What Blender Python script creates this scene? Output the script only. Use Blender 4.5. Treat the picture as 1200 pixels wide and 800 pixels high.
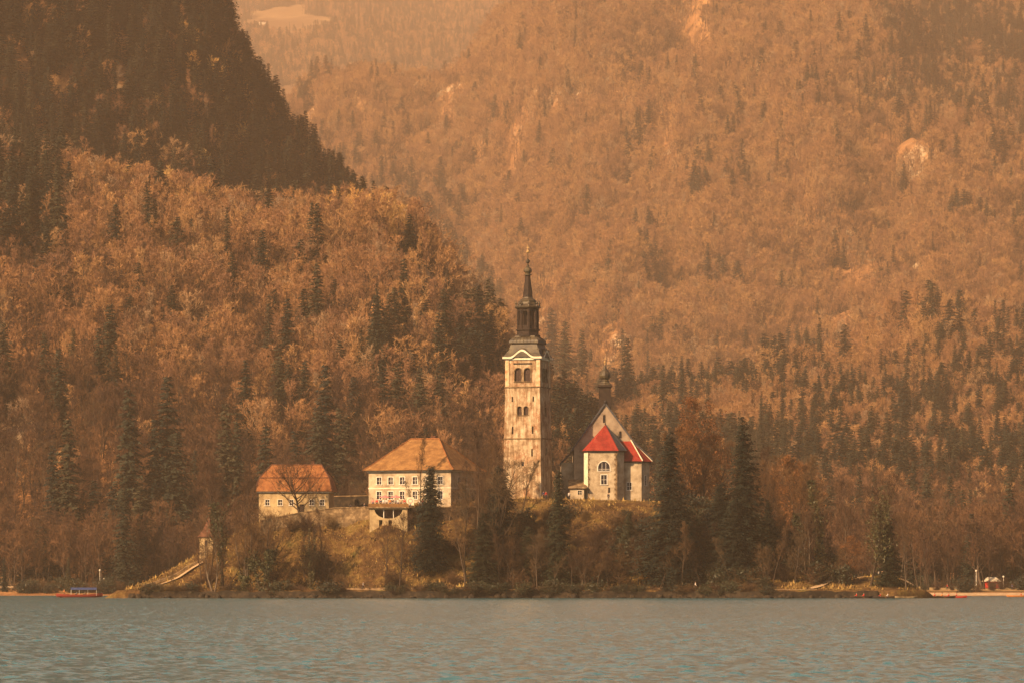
import bpy, bmesh, math, random
import numpy as np
from math import radians as R, pi, sin, cos
from mathutils import Vector, Matrix
for _o in list(bpy.data.objects): bpy.data.objects.remove(_o)
SC = bpy.context.scene
COL = SC.collection
# ------------------------------------------------------------------ camera
CAMZ, HOR, FPX = 1.8, 690.0, 5000.0      # eye height, photo row of the horizon, focal length in photo pixels (1200 wide)
cam = bpy.data.cameras.new('camera'); camo = bpy.data.objects.new('camera', cam); COL.objects.link(camo)
camo.location = (0, 0, CAMZ); camo.rotation_euler = (R(90), 0, 0)
cam.sensor_width = 36; cam.lens = 36*FPX/1200; cam.shift_y = (HOR-400)/1200
cam.clip_start = 1; cam.clip_end = 30000
SC.camera = camo
# ------------------------------------------------------------------ light
SUN_EL, SUN_AZ = 32.0, 224.0      # compass azimuth of the sun, north = +Y; 180 = behind the camera, 270 = from the left
sd = Vector((sin(R(SUN_AZ))*cos(R(SUN_EL)), cos(R(SUN_AZ))*cos(R(SUN_EL)), sin(R(SUN_EL))))
sun = bpy.data.lights.new('sun', 'SUN'); suno = bpy.data.objects.new('sun', sun); COL.objects.link(suno)
sun.energy = 5.0; sun.angle = R(0.5); sun.color = (1.0, 0.63, 0.32)
suno.rotation_euler = sd.to_track_quat('Z', 'Y').to_euler()
W = bpy.data.worlds.new('World'); SC.world = W; W.use_nodes = True
wn = W.node_tree.nodes; bg = wn['Background']
sky = wn.new('ShaderNodeTexSky'); sky.sky_type = 'NISHITA'; sky.sun_disc = False
sky.sun_elevation = R(SUN_EL); sky.sun_rotation = R(SUN_AZ); sky.dust_density = 4.0; sky.ozone_density = 0.6; sky.air_density = 1.0
hs = wn.new('ShaderNodeHueSaturation'); hs.inputs['Saturation'].default_value = 0.75
W.node_tree.links.new(sky.outputs[0], hs.inputs['Color']); W.node_tree.links.new(hs.outputs[0], bg.inputs['Color'])
bg.inputs['Strength'].default_value = 0.036
SC.view_settings.view_transform = 'Standard'; SC.view_settings.look = 'None'
SC.view_settings.exposure = 1.08; SC.view_settings.gamma = 1.0; SC.view_settings.use_curve_mapping = False
SC.render.engine = 'CYCLES'
cy = SC.cycles
cy.max_bounces = 4; cy.diffuse_bounces = 2; cy.glossy_bounces = 2; cy.transmission_bounces = 2; cy.volume_bounces = 1
cy.transparent_max_bounces = 8; cy.use_denoising = True; cy.use_adaptive_sampling = True; cy.adaptive_threshold = 0.02
cy.caustics_reflective = False; cy.caustics_refractive = False
SC.render.resolution_x, SC.render.resolution_y = 1024, 682
HAZE = 6.8e-5
rng = np.random.default_rng(7); random.seed(7)

# ------------------------------------------------------------------ helpers
def tag(o, label=None, cat=None, group=None, kind=None):
    if label: o['label'] = label
    if cat: o['category'] = cat
    if group: o['group'] = group
    if kind: o['kind'] = kind
    return o
def empty(name, loc=(0,0,0), rz=0, label=None, cat=None, group=None):
    o = bpy.data.objects.new(name, None); COL.objects.link(o); o.location = loc; o.rotation_euler = (0,0,rz); o.empty_display_size = .2
    return tag(o, label, cat, group)
def obj(name, me, mat=None, parent=None, loc=None):
    o = bpy.data.objects.new(name, me); COL.objects.link(o)
    if mat is not None and len(me.materials) == 0: me.materials.append(mat)
    if parent: o.parent = parent
    if loc is not None: o.location = loc
    return o
def px(u, y, Y): return Vector(((u-600)*Y/FPX, Y, (HOR-y)*Y/FPX+CAMZ))
class MB:
    def __init__(s): s.v = []; s.f = []
    def add(s, vs, fs):
        n = len(s.v); s.v += [tuple(v) for v in vs]; s.f += [tuple(i+n for i in f) for f in fs]; return s
    def box(s, x0, x1, y0, y1, z0, z1):
        return s.add([(x0,y0,z0),(x1,y0,z0),(x1,y1,z0),(x0,y1,z0),(x0,y0,z1),(x1,y0,z1),(x1,y1,z1),(x0,y1,z1)],
                     [(3,2,1,0),(4,5,6,7),(0,1,5,4),(1,2,6,5),(2,3,7,6),(3,0,4,7)])
    def prism(s, poly, z0, z1):                # polygon in XY, counter-clockwise
        n = len(poly)
        return s.add([(x,y,z0) for x,y in poly]+[(x,y,z1) for x,y in poly],
                     [tuple(range(n))[::-1], tuple(range(n,2*n))]+[(i,(i+1)%n,n+(i+1)%n,n+i) for i in range(n)])
    def prismy(s, poly, y0, y1):               # polygon in XZ, counter-clockwise seen from -Y
        n = len(poly)
        return s.add([(x,y0,z) for x,z in poly]+[(x,y1,z) for x,z in poly],
                     [tuple(range(n)), tuple(range(n,2*n))[::-1]]+[((i+1)%n,i,n+i,n+(i+1)%n) for i in range(n)])
    def lathe(s, prof, n, cx=0, cy_=0, rot=0):  # prof: (radius, z) bottom to top
        vs = [(cx+r*cos(rot+2*pi*k/n), cy_+r*sin(rot+2*pi*k/n), z) for r,z in prof for k in range(n)]
        fs = [(j*n+k, j*n+(k+1)%n, (j+1)*n+(k+1)%n, (j+1)*n+k) for j in range(len(prof)-1) for k in range(n)]
        fs += [tuple(range(n))[::-1], tuple((len(prof)-1)*n+k for k in range(n))]
        return s.add(vs, fs)
    def tube(s, p0, p1, r0, r1=None, n=6):
        r1 = r0 if r1 is None else r1
        p0, p1 = Vector(p0), Vector(p1); d = (p1-p0).normalized()
        a = d.cross(Vector((0,0,1))) if abs(d.z) < .95 else d.cross(Vector((1,0,0))); a.normalize(); b = d.cross(a)
        vs = [p+(a*cos(2*pi*k/n)+b*sin(2*pi*k/n))*r for p,r in ((p0,r0),(p1,r1)) for k in range(n)]
        return s.add(vs, [(k,(k+1)%n,n+(k+1)%n,n+k) for k in range(n)]+[tuple(range(n))[::-1], tuple(range(n,2*n))])
    def slab(s, quad, t):                      # a flat polygon given thickness t along its normal, downwards
        q = [Vector(p) for p in quad]; nrm = (q[1]-q[0]).cross(q[2]-q[0]).normalized()*t; n = len(q)
        return s.add(q+[p-nrm for p in q], [tuple(range(n)), tuple(range(n,2*n))[::-1]]+[((i+1)%n,i,n+i,n+(i+1)%n) for i in range(n)])
    def mesh(s, name):
        me = bpy.data.meshes.new(name); me.from_pydata(s.v, [], s.f); me.update()
        bm = bmesh.new(); bm.from_mesh(me); bmesh.ops.recalc_face_normals(bm, faces=bm.faces); bm.to_mesh(me); bm.free()
        return me
    def build(s, name, mat, parent=None, loc=None): return obj(name, s.mesh(name), mat, parent, loc)
def fast_mesh(name, v, tris=None, quads=None, smooth=False):
    me = bpy.data.meshes.new(name); nt = 0 if tris is None else len(tris); nq = 0 if quads is None else len(quads)
    me.vertices.add(len(v)); me.vertices.foreach_set('co', np.asarray(v, np.float32).ravel())
    idx = np.concatenate([np.asarray(a, np.int32).ravel() for a in (tris, quads) if a is not None and len(a)])
    me.loops.add(len(idx)); me.loops.foreach_set('vertex_index', idx)
    me.polygons.add(nt+nq); st = np.concatenate([np.arange(nt)*3, nt*3+np.arange(nq)*4]).astype(np.int32)
    me.polygons.foreach_set('loop_start', st)
    if smooth: me.polygons.foreach_set('use_smooth', np.ones(nt+nq, bool))
    me.update(calc_edges=True); me.validate(); return me
def cut(o, cutters):                           # real openings: subtract the cutter meshes from o's mesh
    c = bpy.data.objects.new('cutter', cutters.mesh('cutter')); COL.objects.link(c)
    m = o.modifiers.new('b', 'BOOLEAN'); m.operation = 'DIFFERENCE'; m.object = c; m.solver = 'EXACT'
    c.matrix_world = o.matrix_basis.copy() if o.parent is None else c.matrix_world
    par = o.parent; o.parent = None; bpy.context.view_layer.update()
    dg = bpy.context.evaluated_depsgraph_get(); me = bpy.data.meshes.new_from_object(o.evaluated_get(dg), depsgraph=dg)
    o.modifiers.clear(); mats = [m_ for m_ in o.data.materials]; o.data = me
    me.materials.clear(); [me.materials.append(m_) for m_ in mats]
    for p in me.polygons: p.material_index = 0
    o.parent = par; bpy.data.objects.remove(c); return o

# ------------------------------------------------------------------ materials
def mat(name, rough=.85, spec=.3):
    m = bpy.data.materials.new(name); m.use_nodes = True; nt = m.node_tree; b = nt.nodes['Principled BSDF']
    b.inputs['Roughness'].default_value = rough; b.inputs['Specular IOR Level'].default_value = spec
    return m, nt, b
def ramp(nt, fac, stops, interp='LINEAR'):
    r = nt.nodes.new('ShaderNodeValToRGB'); r.color_ramp.interpolation = interp
    while len(r.color_ramp.elements) < len(stops): r.color_ramp.elements.new(.5)
    for e, (p, c) in zip(r.color_ramp.elements, stops): e.position = p; e.color = (*c, 1)
    nt.links.new(fac, r.inputs[0]); return r.outputs[0]
def noise(nt, scale, detail=4, rough=.6, vec=None, stretch=None, world=False):
    n = nt.nodes.new('ShaderNodeTexNoise'); n.inputs['Scale'].default_value = scale; n.inputs['Detail'].default_value = detail; n.inputs['Roughness'].default_value = rough
    if world: g = nt.nodes.new('ShaderNodeNewGeometry'); src = g.outputs['Position']
    else: g = nt.nodes.new('ShaderNodeTexCoord'); src = g.outputs['Object']
    if stretch:
        mp = nt.nodes.new('ShaderNodeMapping'); mp.inputs['Scale'].default_value = stretch; nt.links.new(src, mp.inputs[0]); src = mp.outputs[0]
    nt.links.new(src, n.inputs['Vector']); return n.outputs['Fac']
def mixc(nt, fac, a, b, mode='MIX'):
    m = nt.nodes.new('ShaderNodeMix'); m.data_type = 'RGBA'; m.blend_type = mode
    for s, x in ((m.inputs[0], fac), (m.inputs[6], a), (m.inputs[7], b)):
        if isinstance(x, (tuple, list)): s.default_value = (*x, 1) if len(x) == 3 else x
        elif isinstance(x, (int, float)): s.default_value = x
        else: nt.links.new(x, s)
    return m.outputs[2]
def bump(nt, b, h, strength=.5, dist=.1):
    n = nt.nodes.new('ShaderNodeBump'); n.inputs['Strength'].default_value = strength; n.inputs['Distance'].default_value = dist
    nt.links.new(h, n.inputs['Height']); nt.links.new(n.outputs[0], b.inputs['Normal']); return n
def two_tone(name, c1, c2, scale=1.0, rough=.85, bumpd=0, c3=None, spec=.3, world=False):
    m, nt, b = mat(name, rough, spec); n = noise(nt, scale, 6, .65, world=world)
    st = [(.35, c1), (.65, c2)] if c3 is None else [(.3, c1), (.5, c2), (.68, c3)]
    nt.links.new(ramp(nt, n, st), b.inputs['Base Color'])
    if bumpd: bump(nt, b, n, .6, bumpd)
    return m
def per_object(name, stops, rough=.8, spec=.2, var=.25, scale=.35):      # colour varies from one tree to the next, a little within it
    m, nt, b = mat(name, rough, spec); oi = nt.nodes.new('ShaderNodeObjectInfo')
    c = ramp(nt, oi.outputs['Random'], stops); n = noise(nt, scale, 3)
    mr = nt.nodes.new('ShaderNodeMapRange'); mr.inputs[1].default_value = .3; mr.inputs[2].default_value = .7; mr.inputs[3].default_value = 1-var; mr.inputs[4].default_value = 1+var
    nt.links.new(n, mr.inputs[0]); g = nt.nodes.new('ShaderNodeCombineColor')
    for i in range(3): nt.links.new(mr.outputs[0], g.inputs[i])
    nt.links.new(mixc(nt, 1.0, c, g.outputs[0], 'MULTIPLY'), b.inputs['Base Color']); return m
M = {}
M['bark'] = per_object('bark', [(0,(.03,.021,.015)),(.5,(.055,.037,.026)),(.85,(.065,.045,.032)),(1,(.12,.09,.065))], .9)
M['twig'] = per_object('twig', [(0,(.035,.02,.014)),(.4,(.07,.038,.022)),(.75,(.11,.06,.028)),(1,(.08,.055,.033))], .85)
M['twig_near'] = per_object('twig_near', [(0,(.045,.025,.018)),(.4,(.085,.042,.025)),(.75,(.14,.07,.034)),(1,(.08,.05,.03))], .85)  # darker than twig_far: vignette and thinner haze put into the near wood's colour
M['twig_far'] = per_object('twig_far', [(0,(.19,.10,.06)),(.3,(.28,.145,.075)),(.6,(.34,.18,.08)),(.85,(.41,.235,.10)),(1,(.29,.20,.13))], .85)  # lightened for the hills, extra haze put into the colour
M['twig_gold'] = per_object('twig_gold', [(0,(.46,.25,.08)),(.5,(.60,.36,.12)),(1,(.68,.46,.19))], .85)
M['rust_leaf'] = per_object('rust_leaf', [(0,(.13,.05,.018)),(1,(.19,.085,.028))], .8)
M['needles'] = per_object('needles', [(0,(.012,.017,.014)),(.5,(.020,.026,.016)),(1,(.042,.042,.02))], .75, .25, .3)
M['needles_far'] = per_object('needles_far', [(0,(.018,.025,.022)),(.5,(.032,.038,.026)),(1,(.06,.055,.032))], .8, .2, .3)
M['evergreen'] = per_object('evergreen', [(0,(.010,.014,.009)),(1,(.03,.034,.015))], .6, .4, .3)
M['ivy'] = per_object('ivy', [(0,(.03,.035,.015)),(1,(.065,.06,.022))], .55, .4, .3)
M['shrub'] = per_object('shrub', [(0,(.045,.026,.018)),(.5,(.09,.05,.03)),(1,(.13,.08,.035))], .9)
# earth: leaf litter, dull grass, bare rock
m, nt, b = mat('forest_floor', .95, .1); M['earth'] = m
lit = ramp(nt, noise(nt, .05, 6, .65, world=True), [(.3,(.20,.10,.045)),(.5,(.32,.16,.07)),(.7,(.44,.24,.10))])
rockn = ramp(nt, noise(nt, .012, 8, .7, world=True), [(.54,(0,0,0)),(.62,(1,1,1))])
rk = ramp(nt, noise(nt, .4, 5, .7, world=True), [(.35,(.30,.20,.12)),(.65,(.60,.46,.29))])
nt.links.new(mixc(nt, rockn, lit, rk), b.inputs['Base Color']); bump(nt, b, noise(nt, .35, 8, .7, world=True), .8, 2.0)
m, nt, b = mat('island_ground', .95, .1); M['turf'] = m
g1 = ramp(nt, noise(nt, .22, 7, .7, world=True), [(.33,(.045,.028,.014)),(.48,(.11,.06,.026)),(.6,(.19,.12,.04)),(.72,(.15,.13,.04))])
g2 = ramp(nt, noise(nt, 1.6, 6, .7, world=True), [(.35,(.5,.5,.5)),(.65,(1,1,1))])
nt.links.new(mixc(nt, 1.0, g1, g2, 'MULTIPLY'), b.inputs['Base Color']); bump(nt, b, noise(nt, 1.2, 8, .7, world=True), .9, .5)
M['meadow'] = two_tone('meadow', (.30,.20,.09), (.48,.34,.15), .006, .95, 0, world=True)
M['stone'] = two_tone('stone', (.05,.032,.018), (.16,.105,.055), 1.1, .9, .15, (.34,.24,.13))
M['dark_stone'] = two_tone('dark_stone', (.007,.005,.004), (.02,.014,.009), 1.1, .9, .15, (.055,.036,.02))  # undergrowth and its shadow along the quay are put into this dark colour
M['path'] = two_tone('path', (.30,.20,.12), (.45,.33,.2), .8, .95, .02)
M['plaster'] = two_tone('plaster', (.17,.125,.085), (.37,.295,.20), .55, .9, .02, (.50,.42,.30))
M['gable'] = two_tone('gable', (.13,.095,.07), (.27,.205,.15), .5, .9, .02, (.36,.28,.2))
M['white_plaster'] = two_tone('white_plaster', (.55,.47,.34), (.75,.68,.54), .9, .85, .01)
M['cream'] = two_tone('cream', (.27,.19,.10), (.46,.35,.19), .7, .9, .01)
M['window_dark'] = mat('window_dark', .25, .5)[0]; M['window_dark'].node_tree.nodes['Principled BSDF'].inputs['Base Color'].default_value = (.018,.016,.02,1)
M['louvre'] = two_tone('louvre', (.03,.018,.015), (.07,.04,.03), 3, .8)
M['frame_white'] = two_tone('frame_white', (.55,.5,.42), (.72,.66,.56), 3, .7)
M['slate'] = two_tone('slate', (.025,.026,.034), (.06,.058,.065), .9, .55, .03, spec=.5)
M['wood_dark'] = two_tone('wood_dark', (.014,.009,.007), (.035,.021,.015), 1.2, .8, .02)
M['copper'] = two_tone('copper', (.018,.012,.008), (.045,.032,.017), .8, .6, .03, (.085,.065,.03), spec=.5)
M['iron'] = two_tone('iron', (.03,.025,.02), (.06,.045,.035), 2, .5)
M['gilt'] = two_tone('gilt', (.32,.2,.08), (.5,.33,.14), 3, .4)
def tiles(name, c1, c2, c3, row=.38):
    m, nt, b = mat(name, .8, .25)
    tc = nt.nodes.new('ShaderNodeTexCoord'); sp = nt.nodes.new('ShaderNodeSeparateXYZ'); nt.links.new(tc.outputs['Object'], sp.inputs[0])
    base = ramp(nt, noise(nt, .8, 6, .7), [(.3,c1),(.5,c2),(.7,c3)])
    fine = ramp(nt, noise(nt, 6, 3, .7, stretch=(1,1,2.5)), [(.3,(.6,.6,.6)),(.7,(1,1,1))])
    nt.links.new(mixc(nt, 1.0, base, fine, 'MULTIPLY'), b.inputs['Base Color'])
    wv = nt.nodes.new('ShaderNodeMath'); wv.operation = 'MULTIPLY'; wv.inputs[1].default_value = 1/row; nt.links.new(sp.outputs['Z'], wv.inputs[0])
    fr = nt.nodes.new('ShaderNodeMath'); fr.operation = 'FRACT'; nt.links.new(wv.outputs[0], fr.inputs[0])
    bump(nt, b, fr.outputs[0], .6, .06); return m
M['tile_orange'] = tiles('tile_orange', (.16,.055,.02), (.30,.115,.038), (.40,.19,.07))
M['tile_brown'] = tiles('tile_brown', (.13,.06,.022), (.26,.13,.045), (.38,.21,.075))
M['tile_red'] = tiles('tile_red', (.15,.016,.011), (.29,.025,.016), (.36,.06,.035))
M['tile_dull'] = tiles('tile_dull', (.09,.035,.022), (.14,.055,.032), (.19,.085,.045))
# bell tower plaster: cream render gone from patches of brick
m, nt, b = mat('tower_render', .92, .2); M['tower'] = m
base = ramp(nt, noise(nt, .45, 8, .72), [(.3,(.15,.09,.055)),(.43,(.33,.23,.14)),(.55,(.50,.39,.26)),(.72,(.62,.52,.38))])
brick = ramp(nt, noise(nt, 3, 4, .7), [(.35,(.26,.13,.07)),(.65,(.42,.26,.15))])
mask = ramp(nt, noise(nt, .55, 9, .75, stretch=(1.3,1.3,.8)), [(.515,(0,0,0)),(.60,(1,1,1))])
base = mixc(nt, mask, base, brick)
st = ramp(nt, noise(nt, .9, 6, .7, stretch=(2.2,2.2,.25)), [(.40,(.38,.31,.25)),(.60,(1,1,1))])
nt.links.new(mixc(nt, .8, base, st, 'MULTIPLY'), b.inputs['Base Color']); bump(nt, b, noise(nt, 2.5, 8, .7), .6, .08)
M['brick_corner'] = two_tone('brick_corner', (.36,.15,.07), (.50,.34,.2), 1.3, .9, .04, (.62,.5,.34))
def flat(name, c, rough=.7): return two_tone(name, tuple(x*.8 for x in c), c, 4, rough)
CLOTH = {k: flat('cloth_'+k, c) for k, c in dict(red=(.5,.025,.018), white=(.7,.66,.6), hull=(.20,.022,.014), blue=(.03,.05,.15), black=(.025,.025,.03), orange=(.62,.2,.04), grey=(.25,.24,.23), pink=(.6,.22,.22), tan=(.4,.28,.16)).items()}
M['skin'] = flat('skin', (.55,.32,.22)); M['hair'] = flat('hair', (.05,.03,.02))

# ------------------------------------------------------------------ terrain shapes (metres; eye at the origin looking along +Y)
def vnoise(x, y, seed=0):
    xi = np.floor(x).astype(np.int64); yi = np.floor(y).astype(np.int64); fx = x-xi; fy = y-yi
    fx = fx*fx*(3-2*fx); fy = fy*fy*(3-2*fy)
    def h(a, b_):
        n = (a*374761393 + b_*668265263 + seed*974711) & 0xffffffff
        n = ((n ^ (n >> 13))*1274126177) & 0xffffffff
        return ((n ^ (n >> 16)) & 0xffff)/65535.0
    return (h(xi,yi)*(1-fx)+h(xi+1,yi)*fx)*(1-fy)+(h(xi,yi+1)*(1-fx)+h(xi+1,yi+1)*fx)*fy
def fbm(x, y, seed=0, o=5, g=.5):
    s = 0; a = 1; t = 0
    for i in range(o): s = s+a*(vnoise(x*2**i, y*2**i, seed+i)-.5); t += a; a *= g
    return s/t
def uof(X, Y): return 600+FPX*X/Y
def ss(t): t = np.clip(t, 0, 1); return t*t*(3-2*t)
def shoreY(X): return np.interp(X, [-400, -110, 60, 110, 300, 500], [1215, 1225, 1260, 1145, 1135, 1120])
def hA(X, Y):
    cap = np.interp(uof(X, 2300), [-500,0,150,262,300,340,405,450,500,560,620,680], [440,415,350,297,255,236,205,180,140,95,30,0])
    t = (Y-1800)/500
    return cap*np.where(t < 1, ss(t)**.8, np.clip(1-((Y-2300)/900), 0, 1))
def hB(X, Y):
    u = uof(X, Y)
    ypx = np.interp(u, [-400,0,100,200,300,400,450,500,550,600,650,700,760,850,1000], [150,178,190,205,236,228,220,246,318,385,440,490,550,610,690])
    cap = (690-ypx)/FPX*1750-26
    f = shoreY(X)+45; t = (Y-f)/(1750-f)
    return cap*np.where(t < 1, np.sin(np.clip(t, 0, 1)*pi/2)**1.15, np.clip(1-((Y-1750)/520)**1.3*(Y > 1750), 0, 1))
def hC(X, Y):
    s1 = np.clip(np.clip(Y, None, 3800)-1450, 0, None)*.086*ss((X+60)/160)*(1+.9*fbm(X/110, Y/600, 47, 2))
    s = s1+np.clip(Y-3800, 0, None)*.325
    cap = np.clip(800+.44*X+20*np.sin(X/75.), 200, 1500)
    k = 30.
    z = np.clip(-k*np.log(np.exp(-s/k)+np.exp(-cap/k)), 0, None)
    return z*np.clip(1-(Y-6850)/1500, 0, 1)
def Hland(X, Y, n=True):
    sh = shoreY(X); d = Y-sh
    z0 = np.clip(d*.12, -3, 1.6)+np.clip(d-60, 0, 300)*.03
    k = 8.; a = np.stack([hA(X, Y), hB(X, Y), hC(X, Y)]); mx = a.max(0)
    h = mx+k*np.log(np.exp((a-mx)/k).sum(0))-k*np.log(3.)
    h = z0+np.clip(h, 0, None)
    if n:
        amp = ss(h/120)
        fr = 1.3*np.clip((Y-2600)/800, 0, 1); h = h+amp*(fbm(X/90, Y/90, 3)*30+fbm(X/22, Y/22, 9, 4)*9)+amp*fr*(fbm(X/110, Y/420, 21)*105+fbm(X/60, Y/60, 25)*26)
    return h
def hD(X, Y):
    return 1000+.222*(Y-9000)+fbm(X/800, Y/1100, 31)*260+fbm(X/200, Y/200, 37)*36
def grid_polar(name, fn, us, Ys, m):
    U, YY = np.meshgrid(us, Ys); XX = (U-600)/FPX*YY; ZZ = fn(XX, YY)
    nx, ny = len(us), len(Ys); v = np.stack([XX, YY, ZZ], -1).reshape(-1, 3)
    i = np.arange(nx-1)[None]+np.arange(ny-1)[:, None]*nx
    q = np.stack([i, i+1, i+1+nx, i+nx], -1).reshape(-1, 4)
    o = obj(name, fast_mesh(name, v, None, q, True), m); o['kind'] = 'structure'; return o
grid_polar('hillside', Hland, np.linspace(-700, 1900, 420), np.concatenate([np.linspace(1080, 1320, 60), np.linspace(1326, 2600, 220), np.linspace(2615, 7100, 300), np.linspace(7150, 8350, 14)]), M['earth'])
m, nt, b = mat('valley_ground', .95, .1)
vg = ramp(nt, noise(nt, .0022, 5, .6, world=True), [(.42,(.14,.08,.04)),(.52,(.24,.15,.075)),(.62,(.46,.32,.15))]); nt.links.new(vg, b.inputs['Base Color'])
grid_polar('far_valley_terrain', hD, np.linspace(-900, 2100, 150), np.linspace(8420, 13000, 190), m)

# island: a rock with a walled plateau, quay all round
IX = (np.array([110,135,150,180,215,250,300,340,430,480,590,780,850,900,950,985,1010,1050,1075,1095,1110])-600)*.179
IZ = [-2,.2,1.8,4.0,7.5,11.0,15.5,17.2,18.4,19.6,21.0,20.2,17.8,13.2,7.8,3.8,4.4,3.9,1.3,-1.2,-3]
def hIsl(X, Y, n=True):
    top = np.interp(X, IX, IZ)-2.5*np.exp(-((X+25.5)/5.0)**4)*ss((890-Y)/5)
    f0 = 864+3*np.sin(X/13.)+1.5*np.sin(X/5.1+1)+np.interp(X, [-90,-60,60,78,88], [14,0,0,0,10])
    plat = 899-6*np.exp(-((X+45)/14)**2)-12*np.exp(-((X+25.5)/6.5)**2)-15*ss((X-60)/9)
    b = np.clip((Y-f0)*2.2-1.5, -3, 1.7)
    S = ss((Y-(f0+5.5))/(plat-f0-5.5))*ss((985-Y)/42)
    b = np.where(Y > 960, np.minimum(b, (988-Y)*.3), b)
    z = np.minimum(b, top)+np.clip(top-1.7, 0, None)*S
    if n: z = z+np.where(z > 2.2, fbm(X/7, Y/7, 5)*1.8*ss((z-2)/4)*(1-.85*(S > .93)), 0)
    return z
Xg, Yg = np.meshgrid(np.linspace(-92, 96, 320), np.concatenate([np.linspace(855, 915, 150), np.linspace(917, 1000, 40)]))
Zg = hIsl(Xg, Yg); nx, ny = Xg.shape[1], Xg.shape[0]
i = np.arange(nx-1)[None]+np.arange(ny-1)[:, None]*nx
isl = obj('island_ground', fast_mesh('island_ground', np.stack([Xg, Yg, Zg], -1).reshape(-1, 3), None, np.stack([i, i+1, i+1+nx, i+nx], -1).reshape(-1, 4), True), M['turf']); isl['kind'] = 'structure'
def gz(X, Y): return float(hIsl(np.array([float(X)]), np.array([float(Y)]))[0])
def lz(X, Y): return float(Hland(np.array([float(X)]), np.array([float(Y)]))[0])

# lake: real waves where the ripples can be made out
m, nt, b = mat('lake_water', .16, .5); M['water'] = m
b.inputs['Base Color'].default_value = (.042,.13,.165,1); b.inputs['IOR'].default_value = 1.33
_n = nt.nodes.new('ShaderNodeTexNoise'); _n.inputs['Scale'].default_value = 2.3; _n.inputs['Detail'].default_value = 2
_g = nt.nodes.new('ShaderNodeNewGeometry'); nt.links.new(_g.outputs['Position'], _n.inputs['Vector'])
_a = nt.nodes.new('ShaderNodeVectorMath'); _a.operation = 'SUBTRACT'; _a.inputs[1].default_value = (.5,.5,.5); nt.links.new(_n.outputs['Color'], _a.inputs[0])
_b = nt.nodes.new('ShaderNodeVectorMath'); _b.operation = 'MULTIPLY'; _b.inputs[1].default_value = (.6,.9,0); nt.links.new(_a.outputs[0], _b.inputs[0])
_c = nt.nodes.new('ShaderNodeVectorMath'); _c.operation = 'ADD'; nt.links.new(_b.outputs[0], _c.inputs[0]); nt.links.new(_g.outputs['Normal'], _c.inputs[1])
_d = nt.nodes.new('ShaderNodeVectorMath'); _d.operation = 'NORMALIZE'; nt.links.new(_c.outputs[0], _d.inputs[0]); nt.links.new(_d.outputs[0], b.inputs['Normal'])
def waves(x, y):
    a = .55+.9*np.clip(fbm(x/16, y/45, 91, 3)+.25, 0, 1)
    x2 = x+fbm(x/3, y/3, 92, 2)*1.5
    return a*(fbm(x2/.30, y/.9, 93, 2, .5)*.11+fbm(x2/1.0, y/.9, 96, 2)*.10)
def wave_sheet(Ys, us):
    U, YY = np.meshgrid(us, Ys); XX = (U-600)/FPX*YY; ZZ = waves(XX, YY); ny, nx = U.shape
    i = np.arange(nx-1)[None]+np.arange(ny-1)[:, None]*nx
    return np.stack([XX, YY, ZZ], -1).reshape(-1, 3), np.stack([i, i+1, i+1+nx, i+nx], -1).reshape(-1, 4)
v1_, q1_ = wave_sheet(np.concatenate([np.arange(60, 260, .2), np.arange(260, 700, .6), np.arange(700, 1290, 2.)]), np.arange(-140, 1342, 1.7))
w = obj('lake_water', fast_mesh('lake_water', v1_, None, q1_, True), m); w['kind'] = 'structure'
w2 = MB().add([(-1500,-100,-.07),(1500,-100,-.07),(1500,1400,-.07),(-1500,1400,-.07)], [(0,1,2,3)]).build('lake_water', m); w2['kind'] = 'structure'
lb = MB().add([(-1500,-100,-3.2),(1500,-100,-3.2),(1500,1400,-3.2),(-1500,1400,-3.2)], [(0,1,2,3)]).build('lake_bed', M['dark_stone']); lb['kind'] = 'structure'

# ------------------------------------------------------------------ trees
def tubes(P0, P1, R0, R1, n):
    P0, P1 = np.asarray(P0, float), np.asarray(P1, float); d = P1-P0; d /= np.linalg.norm(d, axis=1, keepdims=True)+1e-9
    ref = np.where(np.abs(d[:, 2:3]) < .9, [[0,0,1.]], [[1.,0,0]]); a = np.cross(d, ref); a /= np.linalg.norm(a, axis=1, keepdims=True); c = np.cross(d, a)
    th = 2*pi*np.arange(n)/n; ring = a[:, None]*np.cos(th)[None, :, None]+c[:, None]*np.sin(th)[None, :, None]
    R0, R1 = np.asarray(R0)[:, None, None], np.asarray(R1)[:, None, None]
    v = np.concatenate([P0[:, None]+ring*R0, P1[:, None]+ring*R1], 1).reshape(-1, 3)
    k = np.arange(n); q = np.stack([k, (k+1)%n, n+(k+1)%n, n+k], -1)
    q = (q[None]+(np.arange(len(P0))*2*n)[:, None, None]).reshape(-1, 4); return v, q
def norm(v): return v/(np.linalg.norm(v)+1e-9)
def branch(r, p, d, L, r0, nseg, up=.15, wig=.12, r1=None):
    r1 = r0*.25 if r1 is None else r1; pts = [p]; rad = [r0]
    for k in range(nseg):
        d = norm(d+r.normal(0, wig, 3)+np.array([0,0,up])/nseg*2); p = p+d*L/nseg; pts.append(p); rad.append(r0+(r1-r0)*(k+1)/nseg)
    return pts, rad
def perp(r, d, ang):
    a = r.normal(0, 1, 3); a = norm(a-d*np.dot(a, d)); return norm(d*cos(ang)+a*sin(ang))
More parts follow.
